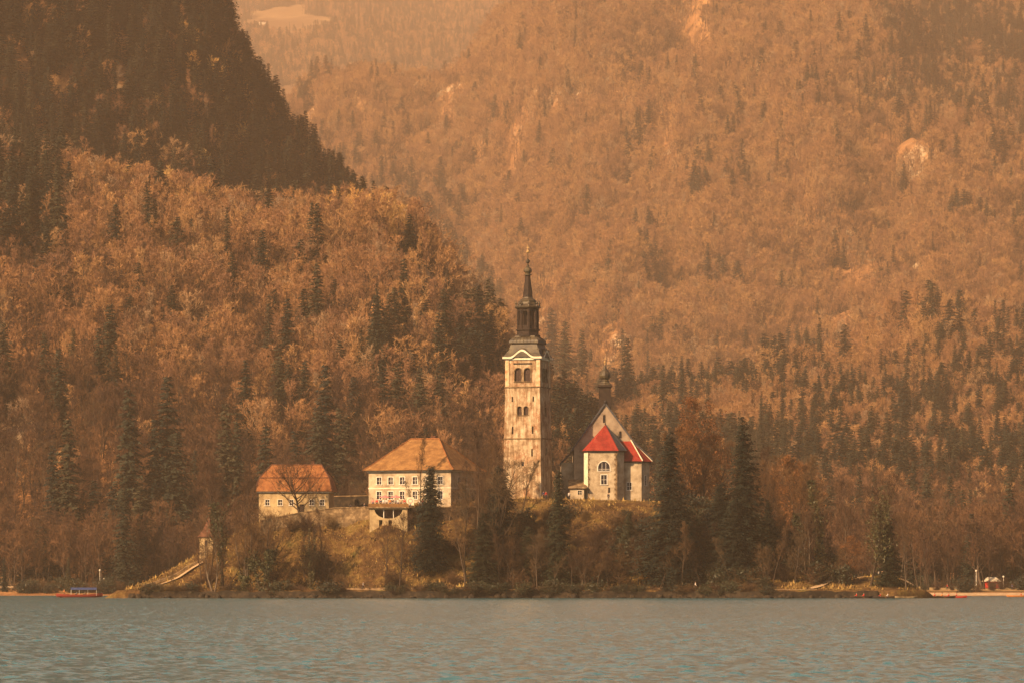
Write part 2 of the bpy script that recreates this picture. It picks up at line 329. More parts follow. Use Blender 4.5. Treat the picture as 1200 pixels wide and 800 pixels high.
def make_bare(seed, h=20., rc=4.5, n1=20, n2=5, n3=5, n4=4, tw=.018, base=.25, spread=(35, 65), up=.25, lean=.06, forks=1, leaf=0, trunk_r=.014):
    r = np.random.default_rng(seed); T = []; Cw = []; tips = []
    trunks = []
    if forks == 1: trunks.append((np.zeros(3), norm(np.array([r.normal(0, lean), r.normal(0, lean), 1])), h*.95, h*trunk_r))
    else:
        for k in range(forks):
            a = 2*pi*k/forks+r.uniform(0, 1); trunks.append((np.array([cos(a)*.15, sin(a)*.15, 0]), norm(np.array([cos(a)*.28, sin(a)*.28, 1])), h*r.uniform(.75, .95), h*trunk_r*.75))
    for p0, d0, L, r0 in trunks:
        pts, rad = branch(r, p0-d0*.5, d0, L, r0, 9, .12, .07, r0*.12)
        for k in range(9): T.append((pts[k], pts[k+1], rad[k]*(1.35 if k == 0 else 1), rad[k+1]))
        nn = n1//len(trunks)
        for j in range(nn):
            f = base+(1-base)*(j+.5)/nn; x = f*9; k = min(int(x), 8); p = pts[k]+(pts[k+1]-pts[k])*(x-k); rr = rad[k]*.55
            az = j*2.4+r.uniform(-.5, .5); el = R(90-r.uniform(*spread)+25*(f-.4)); d = np.array([cos(az)*cos(el), sin(az)*cos(el), sin(el)])
            prof = (1-((f-.45)/.62)**2) if f > .45 else .75+.25*f/.45
            L1 = rc*1.25*max(.22, prof)*r.uniform(.75, 1.15)
            b1, r1 = branch(r, p, d, L1, max(.02, min(rr, L1*.02)), 4, up, .13)
            for k1 in range(4): (T if r1[k1] > .05 else Cw).append((b1[k1], b1[k1+1], r1[k1], r1[k1+1]))
            for j2 in range(n2):
                x2 = r.uniform(.25, 1)*4 if j2 else 3.9; k2 = min(int(x2), 3); p2 = b1[k2]+(b1[k2+1]-b1[k2])*(x2-k2)
                d2 = perp(r, norm(b1[k2+1]-b1[k2]), R(r.uniform(22, 55))); L2 = L1*.45*r.uniform(.6, 1.1)
                b2, r2 = branch(r, p2, d2, L2, max(.014, r1[k2]*.5), 3, up, .15)
                for k_ in range(3): Cw.append((b2[k_], b2[k_+1], r2[k_], r2[k_+1]))
                for j3 in range(n3):
                    x3 = r.uniform(.2, 1)*3; k3 = min(int(x3), 2); p3 = b2[k3]+(b2[k3+1]-b2[k3])*(x3-k3)
                    d3 = perp(r, norm(b2[k3+1]-b2[k3]), R(r.uniform(20, 55))); L3 = L2*.5*r.uniform(.6, 1.2)+.25
                    e3 = p3+norm(d3+[0,0,.15])*L3; Cw.append((p3, e3, max(.011, tw*.8), tw*.6)); tips.append((p3, e3, L3))
    v1, q1 = tubes(*[np.array(x) for x in zip(*T)], 6); v2, q2 = tubes(*[np.array(x) for x in zip(*Cw)], 3)
    # last twigs: slim slivers
    P0 = np.repeat(np.array([t[0] for t in tips]), n4, 0); P1 = np.repeat(np.array([t[1] for t in tips]), n4, 0); Lr = np.repeat(np.array([t[2] for t in tips]), n4)
    N = len(P0); f = r.uniform(.15, 1, (N, 1)); s = P0+(P1-P0)*f; d = P1-P0; d /= np.linalg.norm(d, axis=1, keepdims=True)
    dd = d+r.normal(0, .55, (N, 3))+[0,0,.25]; dd /= np.linalg.norm(dd, axis=1, keepdims=True); e = s+dd*(Lr*r.uniform(.5, 1.1, N)+.2)[:, None]
    sd_ = np.cross(dd, r.normal(0, 1, (N, 3))); sd_ /= np.linalg.norm(sd_, axis=1, keepdims=True); sd_ *= tw
    tv = np.stack([s-sd_, s+sd_, e], 1).reshape(-1, 3); tri = np.arange(N*3).reshape(-1, 3)
    crown = fast_mesh('crown', np.concatenate([v2, tv]), tri+len(v2), q2)
    out = [fast_mesh('trunk', v1, None, q1, True), crown]
    if leaf:
        idx = r.integers(0, N, leaf); c = e[idx]+r.normal(0, .25, (leaf, 3)); a = r.normal(0, 1, (leaf, 3)); b_ = r.normal(0, 1, (leaf, 3)); s_ = .09
        out.append(fast_mesh('leaves', np.stack([c+a*s_, c+b_*s_, c-(a+b_)*s_*.6], 1).reshape(-1, 3), np.arange(leaf*3).reshape(-1, 3)))
    return out
def make_conifer(seed, h=25., rc=3.6, wh=30, nb=7, na=7, sz=.42, base=.08, ragged=.25, power=.85):
    r = np.random.default_rng(seed); T = [((0,0,-.5), (0,0,h*.5), h*.013, h*.008), ((0,0,h*.5), (0,0,h), h*.008, .02)]; V = []; Bs = []
    gap = r.uniform(0, 2*pi)
    for j in range(wh):
        f = base+(1-base)*(j/wh)**1.0; z0 = f*h; Lw = rc*(1-f)**power*1.05+.25
        for k in range(nb):
            az = 2*pi*k/nb+j*1.1+r.uniform(-.35, .35); L = Lw*r.uniform(1-ragged*1.6, 1+ragged*.5)*(1+.12*cos(az-gap)); z = z0+r.uniform(-.4, .4)
            ca, sa = cos(az), sin(az); droop = .18+.25*(1-f)
            if L > .8: T.append(((0,0,z), (ca*L*.7, sa*L*.7, z-droop*L*.45), .05, .02))
            n = max(2, int(na*L/rc*1.3)+1)
            for i_ in range(n):
                t = (i_+.6)/n; cx = L*t; cz = z-droop*L*t*t*.9+(.10*L*t**3)
                for m_ in range(3):
                    wdt = sz*(1.25-.65*t)*(.6+.5*L/rc)
                    la = az+r.normal(0, .25+.1/t); c = np.array([ca*cx, sa*cx, cz])+r.normal(0, .10+.05*L, 3)*[1,1,.6]
                    tip = c+np.array([cos(la)*wdt*1.6, sin(la)*wdt*1.6, -r.uniform(.0, .75)*wdt]); side = np.array([-sin(la), cos(la), r.normal(0, .35)])*wdt*.55
                    V.append((c-side+[0,0,.06], c+side, tip))
    v, q = tubes(*[np.array(x, float) for x in zip(*T)], 5)
    V = np.array(V).reshape(-1, 3)
    # top spike
    return [fast_mesh('trunk', v, None, q, True), fast_mesh('crown', V, np.arange(len(V)).reshape(-1, 3))]
def make_bush(seed, h=3., rc=2., n=26, ever=False, leaves=2600):
    r = np.random.default_rng(seed); C_ = []; tips = []
    for k in range(n):
        az = r.uniform(0, 2*pi); el = R(r.uniform(30, 88)); d = np.array([cos(az)*cos(el), sin(az)*cos(el), sin(el)]); L = r.uniform(.6, 1)*(h*sin(el)+rc*cos(el))
        pts, rad = branch(r, np.array([r.normal(0, .15*rc), r.normal(0, .15*rc), -.2]), d, L, .035, 4, .12, .18)
        for i_ in range(4):
            C_.append((pts[i_], pts[i_+1], rad[i_], rad[i_+1]))
            for j in range(3):
                p = pts[i_]+(pts[i_+1]-pts[i_])*r.uniform(); dd = perp(r, norm(pts[i_+1]-pts[i_]), R(r.uniform(25, 60))); e = p+dd*L*.3; C_.append((p, e, .016, .008)); tips.append((p, e, L*.3))
    v, q = tubes(*[np.array(x) for x in zip(*C_)], 3)
    P0 = np.repeat(np.array([t[0] for t in tips]), 6, 0); P1 = np.repeat(np.array([t[1] for t in tips]), 6, 0); Lr = np.repeat(np.array([t[2] for t in tips]), 6); N = len(P0)
    s = P0+(P1-P0)*r.uniform(.2, 1, (N, 1)); d = P1-P0; d /= np.linalg.norm(d, axis=1, keepdims=True); dd = d+r.normal(0, .6, (N, 3)); dd /= np.linalg.norm(dd, axis=1, keepdims=True)
    e = s+dd*(Lr*r.uniform(.4, 1, N))[:, None]; sd_ = np.cross(dd, r.normal(0, 1, (N, 3))); sd_ /= np.linalg.norm(sd_, axis=1, keepdims=True); sd_ *= .014
    tv = np.stack([s-sd_, s+sd_, e], 1).reshape(-1, 3)
    st_ = fast_mesh('stems', np.concatenate([v, tv]), np.arange(N*3).reshape(-1, 3)+len(v), q)
    if not ever: return [st_]
    c = e[r.integers(0, N, leaves)]+r.normal(0, .16, (leaves, 3)); a = r.normal(0, 1, (leaves, 3)); b_ = r.normal(0, 1, (leaves, 3)); s_ = .11
    return [st_, fast_mesh('foliage', np.stack([c+a*s_, c+b_*s_, c-(a+b_)*s_*.6], 1).reshape(-1, 3), np.arange(leaves*3).reshape(-1, 3))]
def ivy_mesh(seed, trunk_me, h, rad=.55, n=2600):
    r = np.random.default_rng(seed); co = np.empty(len(trunk_me.vertices)*3); trunk_me.vertices.foreach_get('co', co); co = co.reshape(-1, 3); co = co[(co[:, 2] < h)]
    k = np.clip(r.normal(.5, .3, n), 0, 1); c = co[r.integers(0, len(co), n)]*[1,1,1]; c[:, 2] += r.normal(0, h*.06, n); c += r.normal(0, rad*.5, (n, 3))*[1,1,.8]
    c[:, 2] = np.clip(c[:, 2], 0, h*1.05); a = r.normal(0, 1, (n, 3)); b_ = r.normal(0, 1, (n, 3)); s_ = .13
    return fast_mesh('ivy', np.stack([c+a*s_, c+b_*s_, c-(a+b_)*s_*.6], 1).reshape(-1, 3), np.arange(n*3).reshape(-1, 3))
# prototypes: detailed ones for the island, coarser ones for the far shore and the hills
PN = {'bare': [make_bare(10+i, 20, 4.2+.4*(i%3), 22, 6, 5, 4, .016, .22+.05*(i%3), up=.25+.15*(i%2)) for i in range(5)],
      'slim': [make_bare(30+i, 17, 2.3, 22, 4, 4, 4, .016, .35, (20, 45), .5, trunk_r=.009) for i in range(4)],
      'broad': [make_bare(40+i, 12, 6.2, 26, 6, 5, 4, .018, .2, (55, 85), .35, forks=1, trunk_r=.03) for i in range(2)],
      'forked': [make_bare(50+i, 15, 3.6, 28, 5, 5, 4, .017, .25, (25, 60), .3, forks=3+i%2, trunk_r=.017) for i in range(3)],
      'rusty': [make_bare(60+i, 20, 3.8, 22, 5, 5, 4, .016, .15, (40, 75), .15, leaf=7000) for i in range(2)],
      'spruce': [make_conifer(70+i, 22, [4.3,3.6,5.0][i], 46, 10, 12, .33, .04, .28, [.8,.68,.85][i]) for i in range(3)],
      'fir': [make_conifer(80+i, 16, 3.1, 44, 10, 10, .28, .03, .2, .55) for i in range(2)]}
PF = {'bare': [make_bare(110+i, 20, 4.4+.5*(i%3), 16, 4, 4, 4, .048, .2+.06*(i%3), up=.3) for i in range(6)],
      'slim': [make_bare(130+i, 22, 2.7, 15, 4, 3, 4, .045, .4, (20, 50), .4, trunk_r=.009) for i in range(3)],
      'spruce': [make_conifer(140+i, 26, [4.6,5.3,3.9,5.0][i], 26, 8, 7, .62, .05, .25, [.75,.7,.62,.85][i]) for i in range(4)]}
def plant(name, meshes, mats, loc, s=1., rz=0, label=None, cat='tree', group=None, sz=None, lean=(0,0)):
    e = empty(name, loc, 0, label, cat, group); e.rotation_euler = (lean[0], lean[1], rz); e.scale = (s, s, s*(sz or 1))
    for me, m_ in zip(meshes, mats): obj(me.name.split('.')[0], me, m_, e)
    return e
MN = {'bare': ('bark','twig'), 'slim': ('bark','twig'), 'broad': ('bark','twig'), 'forked': ('bark','twig'), 'rusty': ('bark','twig','rust_leaf'), 'spruce': ('bark','needles'), 'fir': ('bark','needles')}
PF['dark'] = [make_bare(170+i, 20, 4.2+.5*(i%3), 15, 4, 4, 4, .05, .25, up=.35) for i in range(3)]+[make_bare(180+i, 21, 2.6, 15, 4, 3, 4, .05, .4, (20, 50), .4, trunk_r=.009) for i in range(2)]
PF['gold'] = [make_bare(190+i, 17, 4.4, 15, 4, 4, 4, .05, .2, up=.3) for i in range(2)]
PF['spruce'] += [make_conifer(150, 24, 5.6, 22, 8, 8, .66, .05, .42, .6), make_conifer(151, 28, 3.4, 30, 7, 5, .5, .1, .35, .9)]
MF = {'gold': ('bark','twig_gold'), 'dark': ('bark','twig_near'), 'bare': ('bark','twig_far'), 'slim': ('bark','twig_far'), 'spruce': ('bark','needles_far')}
def mlist(d, k): return [M[x] for x in d[k]]
# one named tree per far prototype is found where it grows; the uncountable rest is scattered from the same shapes
def conif_p(u, y, X, Y):
    p = np.where(Y > 2700, .018, .03)+.45*np.clip(fbm(X/70, Y/110, 41, 4)-.13, 0, 1)*4*np.where(Y > 2700, 1, .6)
    p = np.where(hA(X, Y) > np.maximum(hB(X, Y), hC(X, Y)), .75, p)
    band = (.6+1.6*fbm(X/60, Y/140, 48, 3))*ss((y-385-60*fbm(u/50, u*0, 49, 3)*2)/80)*ss((640-y)/60)*ss((u-610)/60)           # dark belt at the foot of the big slope
    p = np.maximum(p, band*.66*np.exp(-np.clip(Y-1750, 0, None)/1500))
    p = np.maximum(p, ss((u-950)/200)*ss((230-y-(1200-u)*.2)/120)*(.45+1.5*fbm(X/110, Y/260, 52, 4)))
    p = np.maximum(p, ss((90-u)/60)*ss((390-y)/60)*.7)
    p = np.maximum(p, ss((u-430)/60)*ss((600-u)/30)*ss((y-230-(u-480)*1.3)/20)*ss((60+230+(u-480)*1.3-y)/50)*.8)
    p = np.maximum(p, ss((u-400)/30)*ss((600-u)/30)*ss((y-415)/15)*ss((500-y)/15)*.6)
    return p
def scatter(n, u0, u1, Y0, Y1, fn, hide, seed, dens=None):
    r = np.random.default_rng(seed); u = r.uniform(u0, u1, n); Y = np.sqrt(r.uniform(Y0**2, Y1**2, n)); X = (u-600)/FPX*Y; Z = fn(X, Y)
    ub = np.arange(u0-10, u1+10, 5.); Yb = np.arange(min(Y0, 1150) if Y0 < 6000 else Y0, Y1, 12.); UU, YY = np.meshgrid(ub, Yb); A_ = (fn((UU-600)/FPX*YY, YY)-CAMZ)/YY
    run = np.maximum.accumulate(A_, 0)
    ang = (Z+24-CAMZ)/Y; iu = np.clip(((u-ub[0])/5).astype(int), 0, len(ub)-1); iy = np.clip(((Y-Yb[0])/12).astype(int)-1, 0, len(Yb)-1)
    ok = (ang > run[iy, iu]-.007) & hide(u, Y, X, Z); return u[ok], Y[ok], X[ok], Z[ok]
def forest_filter(u, Y, X, Z):
    y = HOR-(Z-CAMZ)/Y*FPX; r = np.random.default_rng(99); k = r.uniform(0, 1, len(u)); c = np.zeros(len(u))
    for (cu, cyy, wu, wy, s) in ((815,85,55,30,.9),(1130,22,70,16,.97),(1020,110,45,14,.85),(950,270,35,16,.7),(930,400,40,22,.6),(640,205,50,10,.7),(1110,200,40,30,.5),(720,185,60,9,.6),(450,225,34,8,.6),(1110,330,60,6,.6),(860,325,70,8,.5),(40,470,60,12,.6),(60,560,50,40,.35)):
        c = np.maximum(c, s*np.exp(-((u-cu)/wu)**2-((y-cyy)/wy)**2))
    c = np.maximum(c, np.where(Y > 2700, (.68+1.2*fbm(X/25, Y/90, 57, 3))*ss((fbm(X/80, Y/420, 55, 6, .6)-.05)/.1), .6*ss((fbm(X/35, Y/110, 56, 4)-.16)/.06)))
    return (Y-shoreY(X) > 18) & (k > c) & (y > -60)
_a = scatter(34000, -150, 1420, 1140, 2700, Hland, forest_filter, 5); _b = scatter(118000, 200, 1420, 2700, 7000, Hland, forest_filter, 15)
fu, fY, fX, fZ = [np.concatenate(t) for t in zip(_a, _b)]
fy = HOR-(fZ-CAMZ)/fY*FPX
rs = np.random.default_rng(8); isc = rs.uniform(0, 1, len(fu)) < conif_p(fu, fy, fX, fY)
print('forest', len(fu), isc.sum())
gu, gY, gX, gZ = scatter(26000, 150, 800, 9000, 12900, hD, lambda u, Y, X, Z: (fbm(X/300, Y/300, 77) > -.16) & (((u-338)/60)**2+((HOR-(Z-CAMZ)/Y*FPX-33)/16)**2 > 1) & ((HOR-(Z-CAMZ)/Y*FPX) > -70), 6)
gc = rs.uniform(0, 1, len(gu)) < .4
scl = rs.uniform(.65, 1.2, len(fu)); scl = np.where(isc, rs.uniform(.55, 1.3, len(fu)), scl); scl = np.where(fY > 2700, scl*1.55, scl)
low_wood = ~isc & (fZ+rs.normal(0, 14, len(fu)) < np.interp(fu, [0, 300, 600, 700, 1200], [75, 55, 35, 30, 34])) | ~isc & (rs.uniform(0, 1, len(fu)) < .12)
top = HOR-(fZ+20*scl-CAMZ)/fY*FPX

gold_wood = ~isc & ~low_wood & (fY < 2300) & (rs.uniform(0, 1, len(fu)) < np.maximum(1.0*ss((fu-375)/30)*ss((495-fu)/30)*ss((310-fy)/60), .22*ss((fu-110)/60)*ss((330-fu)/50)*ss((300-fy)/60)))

# ------------------------------------------------------------------ buildings
def arch_poly(cx, z0, w, h, n=10):             # arched opening outline in XZ, counter-clockwise from -Y
    r = w/2; zc = z0+h-r
    return [(cx-r, z0), (cx+r, z0)]+[(cx+r*cos(pi*k/n), zc+r*sin(pi*k/n)) for k in range(n+1)]
def window(parent, cx, z0, w, h, face_y, arch=False, fr=.12, bars=(1, 1), frame=True, pane='window_dark', sill=True, rot=None, depth=.28, proud=.05, name='window'):
    """pane sunk in the wall opening; frame proud of the wall. rot = (origin, angle) turns it onto another face"""
    f = MB()
    if arch:
        o_, i_ = arch_poly(cx, z0-.0, w+2*fr, h+fr), arch_poly(cx, z0, w, h)
        n = len(o_)
        for k in range(1, n-0):
            a, b_, c, d = o_[k], o_[(k+1) % n], i_[(k+1) % n], i_[k]
            if k == n-1: continue
            f.prismy([a, b_, c, d], face_y-proud, face_y+.1)
        f.prismy([o_[n-1], o_[0], i_[0], i_[n-1]], face_y-proud, face_y+.1)
    else:
        f.box(cx-w/2-fr, cx-w/2, face_y-proud, face_y+.1, z0-.0, z0+h+fr).box(cx+w/2, cx+w/2+fr, face_y-proud, face_y+.1, z0, z0+h+fr).box(cx-w/2, cx+w/2, face_y-proud, face_y+.1, z0+h, z0+h+fr)
    if sill: f.box(cx-w/2-fr-.08, cx+w/2+fr+.08, face_y-proud-.1, face_y+.1, z0-.14, z0-.003)
    p = MB()
    if arch: p.prismy(arch_poly(cx, z0+.01, w-.02, h-.02), face_y+depth-.06, face_y+depth)
    else: p.box(cx-w/2+.005, cx+w/2-.005, face_y+depth-.06, face_y+depth, z0+.005, z0+h-.005)
    g = MB()
    for k in range(bars[0]): x = cx-w/2+w*(k+1)/(bars[0]+1); g.box(x-.035, x+.035, face_y+depth-.12, face_y+depth-.065, z0+.01, z0+h-.02-(w*.1 if arch else 0))
    for k in range(bars[1]): z = z0+(h-(w/2 if arch else 0))*(k+1)/(bars[1]+1); g.box(cx-w/2+.01, cx+w/2-.01, face_y+depth-.125, face_y+depth-.07, z-.03, z+.03)
    e = f.build(name, M['frame_white'] if frame else M['stone'], parent)
    kids = [p.build('louvre' if pane == 'louvre' else 'pane', M[pane], e)]
    if bars[0] or bars[1]: kids.append(g.build('glazing_bar', M['frame_white'] if pane != 'louvre' else M['louvre'], e))
    if rot:
        e.matrix_parent_inverse = Matrix(); e.location = rot[0]; e.rotation_euler = (0, 0, rot[1])
    return e
def opening(mb, cx, z0, w, h, face_y, arch=False, depth=.28):
    return mb.prismy(arch_poly(cx, z0, w, h) if arch else [(cx-w/2, z0), (cx+w/2, z0), (cx+w/2, z0+h), (cx-w/2, z0+h)], face_y-1.2, face_y+depth)
# --- bell tower
TY = 907.; tp = px(618.5, 585, TY)
tower = empty('bell_tower', (tp.x, TY, tp.z), R(-17), 'tall square stone bell tower with dark baroque spire, left of the church', 'tower')
H = 31.0
def hw(z): return 3.95+(3.42-3.95)*z/H
sh = MB(); sh.add([(s*hw(z), t*hw(z), z) for z in (-2, H) for s, t in ((-1,-1),(1,-1),(1,1),(-1,1))], [(3,2,1,0),(4,5,6,7),(0,1,5,4),(1,2,6,5),(2,3,7,6),(3,0,4,7)])
tower.scale = (1.08, 1.08, .974)
shaft = sh.build('shaft', M['tower'], tower)
c = MB()
belf = [(-.95, 25.6, 1.35, 2.9), (.95, 25.6, 1.35, 2.9)]; low = [(-.62, 18.3, .85, 1.9), (.72, 18.3, .85, 1.9)]
slits = [(-2.0, 14.2, .26, 1.6), (2.1, 14.2, .26, 1.6), (-2.1, 21.2, .24, 1.1), (2.2, 21.2, .24, 1.1), (2.0, 9.3, .26, 1.6), (.1, 7.2, .5, .9)]
c1 = MB()
for a in belf+low: opening(c1, *a, -hw(a[1]), True, .45)
cut(shaft, c1); c1 = MB()
for a in slits: opening(c1, *a, -hw(a[1]), False, .4)
cut(shaft, c1)
c2 = MB(); sides = [(-.95, 25.6, 1.35, 2.9), (.95, 25.6, 1.35, 2.9), (0, 18.3, .8, 1.8), (0, 10, .4, 1.2)]
for a in sides: opening(c2, *a, -hw(a[1]), True, .45)
c2.v = [(-y, x, z) for x, y, z in c2.v]; cut(shaft, c2)      # the face on the right, +X
for a in belf: window(tower, a[0], a[1], a[2], a[3], -hw(a[1]), True, .16, (1, 3), False, 'louvre', True, depth=.4, proud=.07)
for a in low: window(tower, a[0], a[1], a[2], a[3], -hw(a[1]), True, .10, (0, 2), False, 'louvre', True, depth=.4)
for a in slits: window(tower, a[0], a[1], a[2], a[3], -hw(a[1]), False, .04, (0, 0), False, 'window_dark', False, depth=.36, proud=.02, name='slit_window')
for a in sides: window(tower, a[0], a[1], a[2], a[3], -hw(a[1]), True, .1, (1, 2) if a[2] > 1 else (0, 0), False, 'louvre', True, rot=((0,0,0), R(90)), depth=.4)
MB().box(-1.9, 1.9, -hw(29.6)-.12, -hw(29.6)+.1, 29.35, 29.6).build('lintel_band', M['wood_dark'], tower)
for zb, t in ((14.0-.9, .14), (24.3, .18)):
    MB().prism([(-hw(zb)-t, -hw(zb)-t), (hw(zb)+t, -hw(zb)-t), (hw(zb)+t, hw(zb)+t), (-hw(zb)-t, hw(zb)+t)], zb, zb+.22).build('string_course', M['stone'], tower)
for s, t in ((-1,-1),(1,-1),(1,1),(-1,1)):      # brick-coloured corner pilasters of the belfry stage
    q = MB(); a = 3.55
    q.prism(sorted([(s*(a-.75), t*(a+.02)), (s*(a+.02), t*(a+.02)), (s*(a+.02), t*(a-.75)), (s*(a-.75), t*(a-.75))], key=lambda p: math.atan2(p[1]-t*(a-.3), p[0]-s*(a-.3))), 24.53, 30.6)
    q.build('corner_pilaster', M['brick_corner'], tower)
def cornice_face():
    m_ = MB(); w_ = 3.98; pts_lo, pts_hi = [], []
    for k in range(25):
        x = -w_+2*w_*k/24; a = abs(x)/w_; z = 30.55+(1.55*ss(1-a/.62) if a < .62 else 0)
        pts_lo.append((x, float(z))); pts_hi.append((x, float(z)+.42))
    for k in range(24): m_.prismy([pts_lo[k], pts_lo[k+1], pts_hi[k+1], pts_hi[k]], -w_-.02, -w_+.42)
    for k in range(24): m_.prismy([(pts_lo[k][0]*.9, 30.3), (pts_lo[k+1][0]*.9, 30.3), (pts_lo[k+1][0]*.9, pts_lo[k+1][1]), (pts_lo[k][0]*.9, pts_lo[k][1])], -w_+.33, -w_+.62)
    return m_
for k in range(4):
    o = cornice_face().build('cornice', M['white_plaster'], tower); o.rotation_euler = (0, 0, k*pi/2)
def sq_loft(prof, mb=None):                     # square rings
    mb = mb or MB(); vs = [(s*r, t*r, z) for r, z in prof for s, t in ((-1,-1),(1,-1),(1,1),(-1,1))]
    n = len(prof); return mb.add(vs, [(j*4+k, j*4+(k+1)%4, (j+1)*4+(k+1)%4, (j+1)*4+k) for j in range(n-1) for k in range(4)]+[(3,2,1,0), tuple((n-1)*4+k for k in range(4))])
sk = sq_loft([(3.9,30.98),(3.75,31.25),(3.35,31.9),(3.0,32.7),(2.78,33.3),(2.68,33.7)])
roof = sk.build('skirt_roof', M['copper'], tower)
for k in range(4):                              # a curved hood over each pediment, running back into the roof
    h_ = MB(); P = []
    for j in range(17):
        x = -2.5+5*j/16; a = abs(x)/2.5; P.append((x, 31.0+1.75*float(ss(1-a))))
    for j in range(16): h_.prismy([(P[j][0], 30.9), (P[j+1][0], 30.9), (P[j+1][0], P[j+1][1]+.12), (P[j][0], P[j][1]+.12)], -3.93, -2.6)
    o = h_.build('hood', M['copper'], roof); o.rotation_euler = (0, 0, k*pi/2)
for s, t in ((-1,-1),(1,-1),(1,1),(-1,1)):      # scrolls at the corners
    v_ = MB(); 
    for k in range(10):
        a0, a1 = k*pi*1.5/10, (k+1)*pi*1.5/10; r0, r1 = .55-.03*k, .55-.03*(k+1); f0, f1 = (sin(a0)*r0, -cos(a0)*r0), (sin(a1)*r1, -cos(a1)*r1)
        v_.tube((s*(3.15-f0[0]*.7), t*(3.15-f0[0]*.7), 32.3+f0[1]), (s*(3.15-f1[0]*.7), t*(3.15-f1[0]*.7), 32.3+f1[1]), .17, .16, 6)
    v_.build('scroll', M['copper'], roof)
dm = sq_loft([(2.45,33.5),(2.5,33.75),(2.95,33.85),(3.0,34.1),(2.85,34.6),(2.5,35.05),(2.1,35.3),(2.0,35.55)])
for k in range(4):
    a = k*pi/2
    for x in np.linspace(-2.2, 2.2, 7):
        for (r0, z0), (r1, z1) in zip([(3.02,34.1),(2.87,34.6),(2.52,35.06)], [(2.87,34.6),(2.52,35.06),(2.12,35.31)]):
            p0 = (x*r0/3, -r0, z0); p1 = (x*r1/3, -r1, z1); rt = lambda p: (p[0]*cos(a)-p[1]*sin(a), p[0]*sin(a)+p[1]*cos(a), p[2])
            dm.tube(rt(p0), rt(p1), .05, .05, 4)
dm.build('roof_bulge', M['copper'], tower)
# lantern: octagonal, open arches
o8 = pi/8; B8 = 35.45
MB().lathe([(2.45,B8),(2.45,B8+.35),(2.15,B8+.45),(2.15,B8+1.25),(2.4,B8+1.35),(2.4,B8+1.6)], 8, rot=o8).build('lantern_base', M['wood_dark'], tower)
lan = MB(); z0, z1 = B8+1.6, B8+6.0
lan.lathe([(1.0,z0),(1.0,z1)], 8, rot=o8)
lano = lan.build('lantern_core', M['wood_dark'], tower)
for k in range(8):
    a = o8+2*pi*k/8; MB().tube((cos(a)*1.9, sin(a)*1.9, z0), (cos(a)*1.9, sin(a)*1.9, z1), .3, .28, 6).build('lantern_post', M['wood_dark'], tower)
for k in range(8):
    a = 2*pi*k/8; hb = 1.9*sin(pi/8)-.2; l_ = MB()
    for j in range(8):
        t0, t1 = pi*j/8, pi*(j+1)/8
        l_.prismy([(-hb*cos(t0), z1-1.0+hb*sin(t0)), (-hb*cos(t1), z1-1.0+hb*sin(t1)), (-hb*cos(t1), z1), (-hb*cos(t0), z1)][::-1], -1.9*cos(pi/8)-.1, -1.9*cos(pi/8)+.18)
    l_.box(-hb, hb, -1.9*cos(pi/8)-.08, -1.9*cos(pi/8)+.12, z0, z0+.85); l_.tube((0, -1.78, z0+.85), (0, -1.78, z1-1.0+hb), .07, .07, 5)
    o = l_.build('lantern_arch', M['wood_dark'], tower); o.rotation_euler = (0, 0, a)
MB().lathe([(2.15,z1),(2.5,z1+.2),(2.62,z1+.4),(2.5,z1+.55),(2.05,z1+.75),(1.75,z1+1.1),(1.65,z1+1.5),(1.75,z1+1.75),(1.5,z1+2.05),(1.1,z1+2.3),(.98,z1+2.6)], 8, rot=o8).build('lantern_roof', M['copper'], tower)
for k in range(8):
    a = o8+2*pi*k/8; MB().lathe([(.12,z1+.4),(.25,z1+.6),(.12,z1+.95),(.28,z1+1.2),(.1,z1+1.5),(.02,z1+1.9)], 6, cos(a)*2.3, sin(a)*2.3).build('corner_urn', M['copper'], tower)
z2 = z1+2.6
MB().lathe([(.98,z2),(.86,z2+1.2),(.66,z2+3.0),(.5,z2+4.7)], 8, rot=o8).build('spire', M['wood_dark'], tower)
MB().lathe([(.5,z2+4.7),(.8,z2+4.8),(.8,z2+4.95),(.45,z2+5.05),(.5,z2+5.25),(.8,z2+5.6),(.82,z2+5.95),(.6,z2+6.35),(.28,z2+6.7),(.3,z2+6.9),(.16,z2+7.1)], 12).build('spire_bulb', M['copper'], tower)
MB().lathe([(.1,z2+7.1),(.16,z2+7.4),(.42,z2+7.65),(.46,z2+7.95),(.3,z2+8.2),(.08,z2+8.4),(.06,z2+9.6)], 10).build('finial', M['copper'], tower)
fb = MB().lathe([(.06,z2+9.6),(.3,z2+9.75),(.34,z2+9.95),(.2,z2+10.2),(.04,z2+10.3)], 10); fb.box(-.04,.04,-.04,.04,z2+10.25,z2+11.3); fb.box(-.32,.32,-.035,.035,z2+10.8,z2+10.92); fb.build('ball_and_cross', M['gilt'], tower)
# --- church
CY = 914.; cp = px(709, 588, CY); k_ = CY/FPX
church = empty('church', (cp.x, CY, cp.z), 0, 'cream walled church with steep dark gable and bright red chapel roofs', 'church')
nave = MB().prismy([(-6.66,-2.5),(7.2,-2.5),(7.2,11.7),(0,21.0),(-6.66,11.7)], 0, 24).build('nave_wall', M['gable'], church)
cn = MB(); gs = [(-.15, 17.0, .5, 1.7), (3.3, 13.7, .5, 1.5)]
for a in gs: opening(cn, *a, 0, True, .35)
cut(nave, cn)
for a in gs: window(church, *a, 0, True, .06, (0, 0), False, 'window_dark', False, proud=.02, name='slit_window')
rf = MB()
rf.slab([(0,-.35,21.45),(0,24.5,21.45),(-7.35,24.5,11.05),(-7.35,-.35,11.05)], .32)
rf.slab([(0,-.35,21.45),(6.4,-.35,12.85),(6.4,24.5,12.85),(0,24.5,21.45)], .32)
